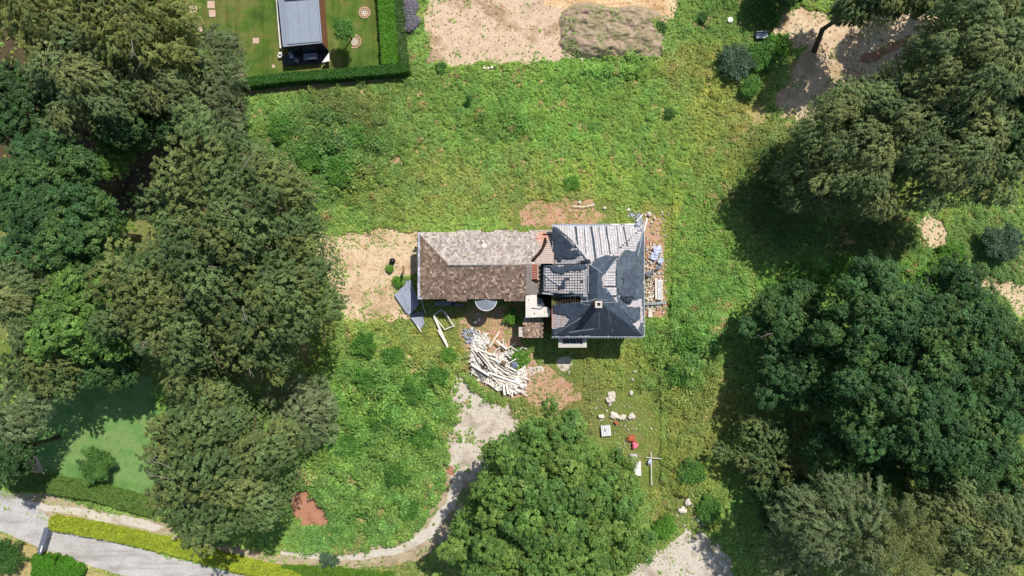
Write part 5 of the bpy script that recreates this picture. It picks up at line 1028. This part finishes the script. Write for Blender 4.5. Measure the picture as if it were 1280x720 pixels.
# barrel
p = P(490, 326, .8); e = empty('black_barrel', (p.x, p.y, 0), 'black open barrel standing on the bare soil west of the house', 'barrel'); b = MB(); b.tube([(0, 0, 0), (0, 0, .4), (0, 0, .9)], [.3, .34, .3], 14, (1, 1, 1)); mk('body', b.V, b.F, M['black'], e, b.T, True, False); b = MB(); [b.tube([(0, 0, z_), (0, 0, z_ + .04)], .36, 14, (1.6, 1.2, 1.1)) for z_ in (.3, .6)]; mk('hoop', b.V, b.F, M['darkwood'], e, b.T, True, False)
# east side rubble strip
rubble('stone_rubble', [(807, 300), (820, 304), (828, 320), (826, 344), (830, 372), (826, 388), (808, 390)], .5, M['stone'], 8, '', step=.3)
rubble('slate_rubble', [(784, 270), (796, 264), (803, 268), (806, 280), (796, 279)], .5, M['sheetmetal'], 9, '')
rubble('brick_debris', [(806, 302), (814, 304), (814, 330), (807, 328)], .3, M['brick_bit'], 10, '')
for x, y, w_, h_, a_, t_, lb, mt in ((822, 312, 1.0, .9, .3, 1.05, 'pale blue plastic sheet at the top of the rubble east of the house', 'bluesheet'), (818, 320, .9, 1.0, -.5, .95, 'blue grey sheet just below the topmost blue one', 'bluesheet'), (826, 326, .7, .6, .9, 1.1, 'small light sheet at the outer edge of the rubble', 'bluesheet'), (812, 342, .9, .7, .2, .45, 'dark green grey sheet in the middle of the east rubble', 'sheetmetal'), (824, 334, .8, .4, .5, .7, 'grey metal flap on the east rubble', 'sheetmetal')):
    p = P(x, y, .6); b = MB(); gg = random.Random(int(x)); n = 4; V = [(p.x + (i / n - .5) * w_ * math.cos(a_) - (j / n - .5) * h_ * math.sin(a_), p.y + (i / n - .5) * w_ * math.sin(a_) + (j / n - .5) * h_ * math.cos(a_), .62 + gg.uniform(-.1, .16)) for j in range(n + 1) for i in range(n + 1)]
    b.add(V, [(j * (n + 1) + i, j * (n + 1) + i + 1, (j + 1) * (n + 1) + i + 1, (j + 1) * (n + 1) + i) for j in range(n) for i in range(n)], (t_, t_, t_)); o = thing1('plastic_sheet', b, M[mt], lb, 'sheet'); o.modifiers.new('t', 'SOLIDIFY').thickness = .02
plank(820, 361, 91, 2.6, .18, .6, 'white beam left of the long pale door in the east rubble', t=1.05)
p = P(825, 362, .6); e = empty('discarded_door', (p.x, p.y, .55), 'long pale door lying on the rubble east of the house', 'door', rz=R(1)); b = MB(); b.box((0, 0, 0), (.62, 2.5, .06), 0, (.85, .88, .95)); mk('door_leaf', b.V, b.F, M['timber'], e, b.T, False, False)
for dy in (-.6, .6): b = MB(); b.box((0, dy, .035), (.4, .9, .02), 0, (.65, .68, .75)); mk('door_panel', b.V, b.F, M['timber'], e, b.T, False, False)
b = MB(); b.box((.22, 0, .07), (.06, .14, .05)); mk('door_handle', b.V, b.F, M['black'], e, b.T, False, False)
plank(823, 379, 4, 1.9, .3, .7, 'grey board across the lower end of the east rubble', M['sheetmetal'], t=.8, cat='board', name='board'); plank(812, 380, 2, 1.6, .24, .6, 'grey metal board touching the east wall', M['sheetmetal'], t=.7, cat='board', name='board'); plank(813, 391, 86, 1.1, .5, .25, 'pale slab below the boards at the southeast corner', M['stone'], cat='slab', name='slab')
plank(807, 281, 75, 1.6, .16, 6.3, 'white broken beam on the northeast corner of the roof', t=1.05); plank(800, 272, 50, 1.2, .12, .7, 'white stick in the slates behind the northeast corner'); plank(736, 257, 12, 1.6, .09, .5, 'thin white pole on the brick rubble behind the roof'); plank(722, 258, -6, 1.3, .09, .4, 'second thin pole on the brick rubble behind the roof')
for x, y, r_, h_ in ((797, 281, .32, 6.2), (801, 287, .26, 6.3)):
    b = MB(); p = P(x, y, h_); b.stone((p.x, p.y, h_ + .1), r_, int(x), (.75, .78, .85), .7); thing1('roof_rubbish', b, M['sheetmetal'], 'grey crumpled bundle on the northeast roof corner, %s one' % ('upper' if x < 800 else 'lower'), 'rubbish')
def stones(lst, mat=None):
    for x, y, sx, sy, a_, t_, lb in lst:
        b = MB(); p = P(x, y, .25); gg = random.Random(int(x * 7 + y)); n = max(2, int(sx * sy * 6))
        for k in range(n):
            u, v = gg.uniform(-.26, .26) * sx, gg.uniform(-.26, .26) * sy; f = gg.uniform(.85, 1.1) * t_
            b.stone((p.x + u * math.cos(a_) - v * math.sin(a_), p.y + u * math.sin(a_) + v * math.cos(a_), .22 + gg.uniform(0, .12)), min(sx, sy) * gg.uniform(.4, .6), gg.random(), (f, f * .98, f * .96), .6)
        thing1('broken_slab', b, mat or M['stone'], lb, 'slab')
stones([(812, 268, .6, .7, .2, 1.15, 'white stone standing in the weeds northeast of the house'), (818, 272, .35, .6, .8, 1.1, 'small white stone right of the standing one'), (755, 260, .5, .4, 0, 1.1, 'white stone in the weeds behind the roof'), (724, 252, .4, .5, 0, 1.2, 'pale yellow stone at the top of the brick rubble'), (786, 262, .4, .5, .3, 1.1, 'small light stone behind the slates'),
        (765, 496, 1.4, .9, 1.35, 1.08, 'tall white slab standing alone in the field south of the house'), (762, 505, .5, .4, 0, .8, 'brownish stone below the tall white slab'), (751, 521, .8, .6, .1, 1.2, 'cream block leftmost in the row of four'), (769, 520, 1.1, .8, .1, 1.2, 'largest cream block second in the row of four'), (779, 521, .8, .8, .4, 1.15, 'cream block third in the row of four'), (789, 519, .9, .8, 0, 1.0, 'crumbled cream block last in the row of four'),
        (858, 628, 1.2, .7, .5, .95, 'grey flat slab, upper of the pair near the gravel'), (853, 638, 1.0, .7, -.4, 1.15, 'white slab, lower of the pair near the gravel'), (872, 650, .6, .5, 0, .9, 'pale stone right below the slab pair'), (793, 464, .9, .3, .2, 1.1, 'thin white stone in the high weeds right of the house shadow'), (788, 492, .5, .7, 0, 1.0, 'grey white stone under the weed gap'), (791, 474, .4, .6, 0, .7, 'grey stone between two white ones in the weeds'), (814, 535, .2, .5, 0, 1.25, 'tiny upright white stone beside the high weeds'),
        (729, 529, .3, .6, .2, 1.3, 'small white stone left of the slatted crate'), (552, 579, .5, .4, 0, 1.2, 'white stone at the left edge of the gravel yard'), (423, 142, .6, .5, 0, 1.2, 'white stone in the reddish brambles'), (399, 150, .3, .4, 0, 1.2, 'small white stone left in the reddish brambles'), (605, 85, .4, .4, 0, 1.35, 'white stone at the field edge, leftmost of three'), (610, 85, .35, .35, 0, 1.35, 'white stone at the field edge, middle of three'), (615, 84, .3, .3, 0, 1.3, 'white stone at the field edge, rightmost of three'), (727, 75, .5, .4, 0, 1.05, 'pale stone at the foot of the soil heap'), (1208, 352, 1.2, .8, .3, 1.0, 'pale rock on the bare slope')])
# crate of white slats
p = P(757.5, 538.5, .5); e = empty('slatted_crate', (p.x, p.y, 0), 'white slatted crate standing by the edge of the great oak', 'crate', rz=R(6))
for i in range(5): b = MB(); b.box((-.48 + i * .24, 0, .52), (.2, 1.3, .04), 0, (.98, 1, 1.08)); mk('slat', b.V, b.F, M['white'], e, b.T, False, False)
for s_ in (-1, 1): b = MB(); b.box((0, s_ * .6, .25), (1.2, .06, .5), 0, (.8, .82, .9)); mk('side_board', b.V, b.F, M['white'], e, b.T, False, False)
b = MB(); b.box((-.12, .1, .56), (.14, .3, .05), 0, (.1, .1, .15)); mk('gap_shade', b.V, b.F, M['black'], e, b.T, False, False)  # solid black block stands in for the shade between slats
# bags and boxes
def bag(x, y, r_, mat, label, sd, name='plastic_bag'):
    p = P(x, y, .4); b = MB(); gg = random.Random(sd)
    for k in range(5): b.stone((p.x + gg.uniform(-.35, .35) * r_, p.y + gg.uniform(-.4, .4) * r_, .35 + gg.uniform(0, .2)), r_ * gg.uniform(.4, .7), gg.random(), (gg.uniform(.8, 1.2),) * 3, .7)
    thing1(name, b, mat, label, 'bag')
bag(794, 556, .62, M['pink'], 'bright pink plastic bag in the weeds above the white boxes', 3); bag(789, 546, .6, M['orange'], 'orange red bag just above the pink one', 4); bag(770, 529, .34, M['orange'], 'small rusty orange scrap below the row of cream blocks', 6, 'orange_scrap'); bag(792, 550, .4, M['orange'], 'small orange scrap between the orange and pink bags', 8, 'orange_scrap')
bag(812, 577, .4, M['bluesheet'], 'pale blue grey bag under the crossed poles', 9)
for x, y, sx, sy, z_, t_, lb in ((796, 581, 1.05, .75, .6, 1.0, 'white box by the oak edge, upper of two'), (797, 590, .85, .95, .55, 1.05, 'white box with a dark slit, lower of two'), (792, 571, .9, .6, .45, .8, 'grey white box below the pink bag')):
    p = P(x, y, z_); e = empty('white_box', (p.x, p.y, 0), lb, 'box'); b = MB(); b.box((0, 0, z_ / 2), (sx, sy, z_), .03, (t_ * .92, t_ * .92, t_ * .92)); mk('box_body', b.V, b.F, M['white'], e, b.T, False, False)
    b = MB(); b.box((-sx * .26, 0, z_ + .025), (sx * .44, sy * .98, .04), .03, (t_,) * 3); b.box((sx * .24, 0, z_ + .02), (sx * .46, sy * .98, .03), .03, (t_,) * 3); mk('box_flaps', b.V, b.F, M['white'], e, b.T, False, False)
plank(814.3, 586, 91, 4.1, .1, .45, 'long white pole lying upright in the picture, crossed by a shorter one', t=.78); plank(817, 572.5, -5, 1.9, .09, .54, 'short white pole crossing the long one', t=.82)
plank(846, 584, 38, 1.9, .08, .9, 'dead dark branch sticking out of the dark leafed bush', M['darkwood'], cat='branch', name='fallen_branch')
# bench, round cover
p = P(951, 46, 0); e = empty('garden_bench', (p.x, p.y, 0), 'grey garden bench with two cushions at the edge of the rough grass', 'bench', rz=R(4))
for i in range(2): b = MB(); b.box((-.37 + .74 * i, 0, .48), (.68, .7, .14), 0, (1.05, 1.05, 1.1)); mk('cushion', b.V, b.F, M['zinc'], e, b.T, False, False)
b = MB(); b.box((0, 0, .38), (1.5, .78, .06), 0, (.5, .5, .5)); mk('seat', b.V, b.F, M['zinc'], e, b.T, False, False); b = MB(); b.box((0, .38, .62), (1.5, .08, .5), 0, (.7, .7, .75)); mk('backrest', b.V, b.F, M['zinc'], e, b.T, False, False)
for sx in (-1, 1):
    for sy in (-1, 1): b = MB(); b.box((sx * .68, sy * .32, .18), (.08, .08, .36)); mk('leg', b.V, b.F, M['darkwood'], e, b.T, False, False)
b = MB(); p = P(913, 24.5, .3); b.tube([(p.x, p.y, 0), (p.x, p.y, .28), (p.x, p.y, .34)], [.34, .34, .24], 18, (1.1, 1.12, 1.1)); thing1('round_cover', b, M['white'], 'round white well cover in the green grass near the top edge', 'cover', smooth=False)
# grey gate between two hedges
gp0, gp1 = P(58.5, 660, 1.5), P(49, 692, 1.5); e = empty('driveway_gate', (gp0.x, gp0.y, 0), 'grey boarded gate across the driveway between the yellow and green hedges', 'gate')
d_ = (gp1 - gp0); d_.z = 0; n_ = Vector((-d_.y, d_.x, 0)).normalized()
for i in range(5):
    o_ = n_ * (-.24 + i * .12); b = MB(); b.bar(gp0 + o_ * 1.0, gp1 + o_ * 1.0, .1, .07, (.34 + .04 * (i % 2), .36, .4)); b.build('slat', M['zinc'], e)
for q in (gp0, gp0.lerp(gp1, .55), gp1): b = MB(); b.bar(Vector((q.x, q.y, 0)), Vector((q.x, q.y, 1.44)), .16, .16, (.4, .42, .45)); b.build('post', M['zinc'], e)
b = MB(); q = gp0.lerp(gp1, .8); b.box((q.x + .14, q.y, 1.6), (.1, .8, .05), R(-16), (1.4, 1.4, 1.4)); b.build('letter_plate', M['white'], e)
for x, y, r_, lb in ((216, 676, .45, 'pale round stone under the great olive tree beside the yellow hedge'), (240, 672, .3, 'grey stone in the shade behind the yellow hedge')):
    b = MB(); p = P(x, y, .3); b.stone((p.x, p.y, .3), r_, int(x), (1, 1, .97), .7); thing1('round_stone', b, M['stone'], lb, 'stone')
plank(475, 530, -28, 2.4, .07, 1.9, 'pale fallen branch reaching from the grey green tree into the brambles', M['palebark'], cat='branch', name='fallen_branch')
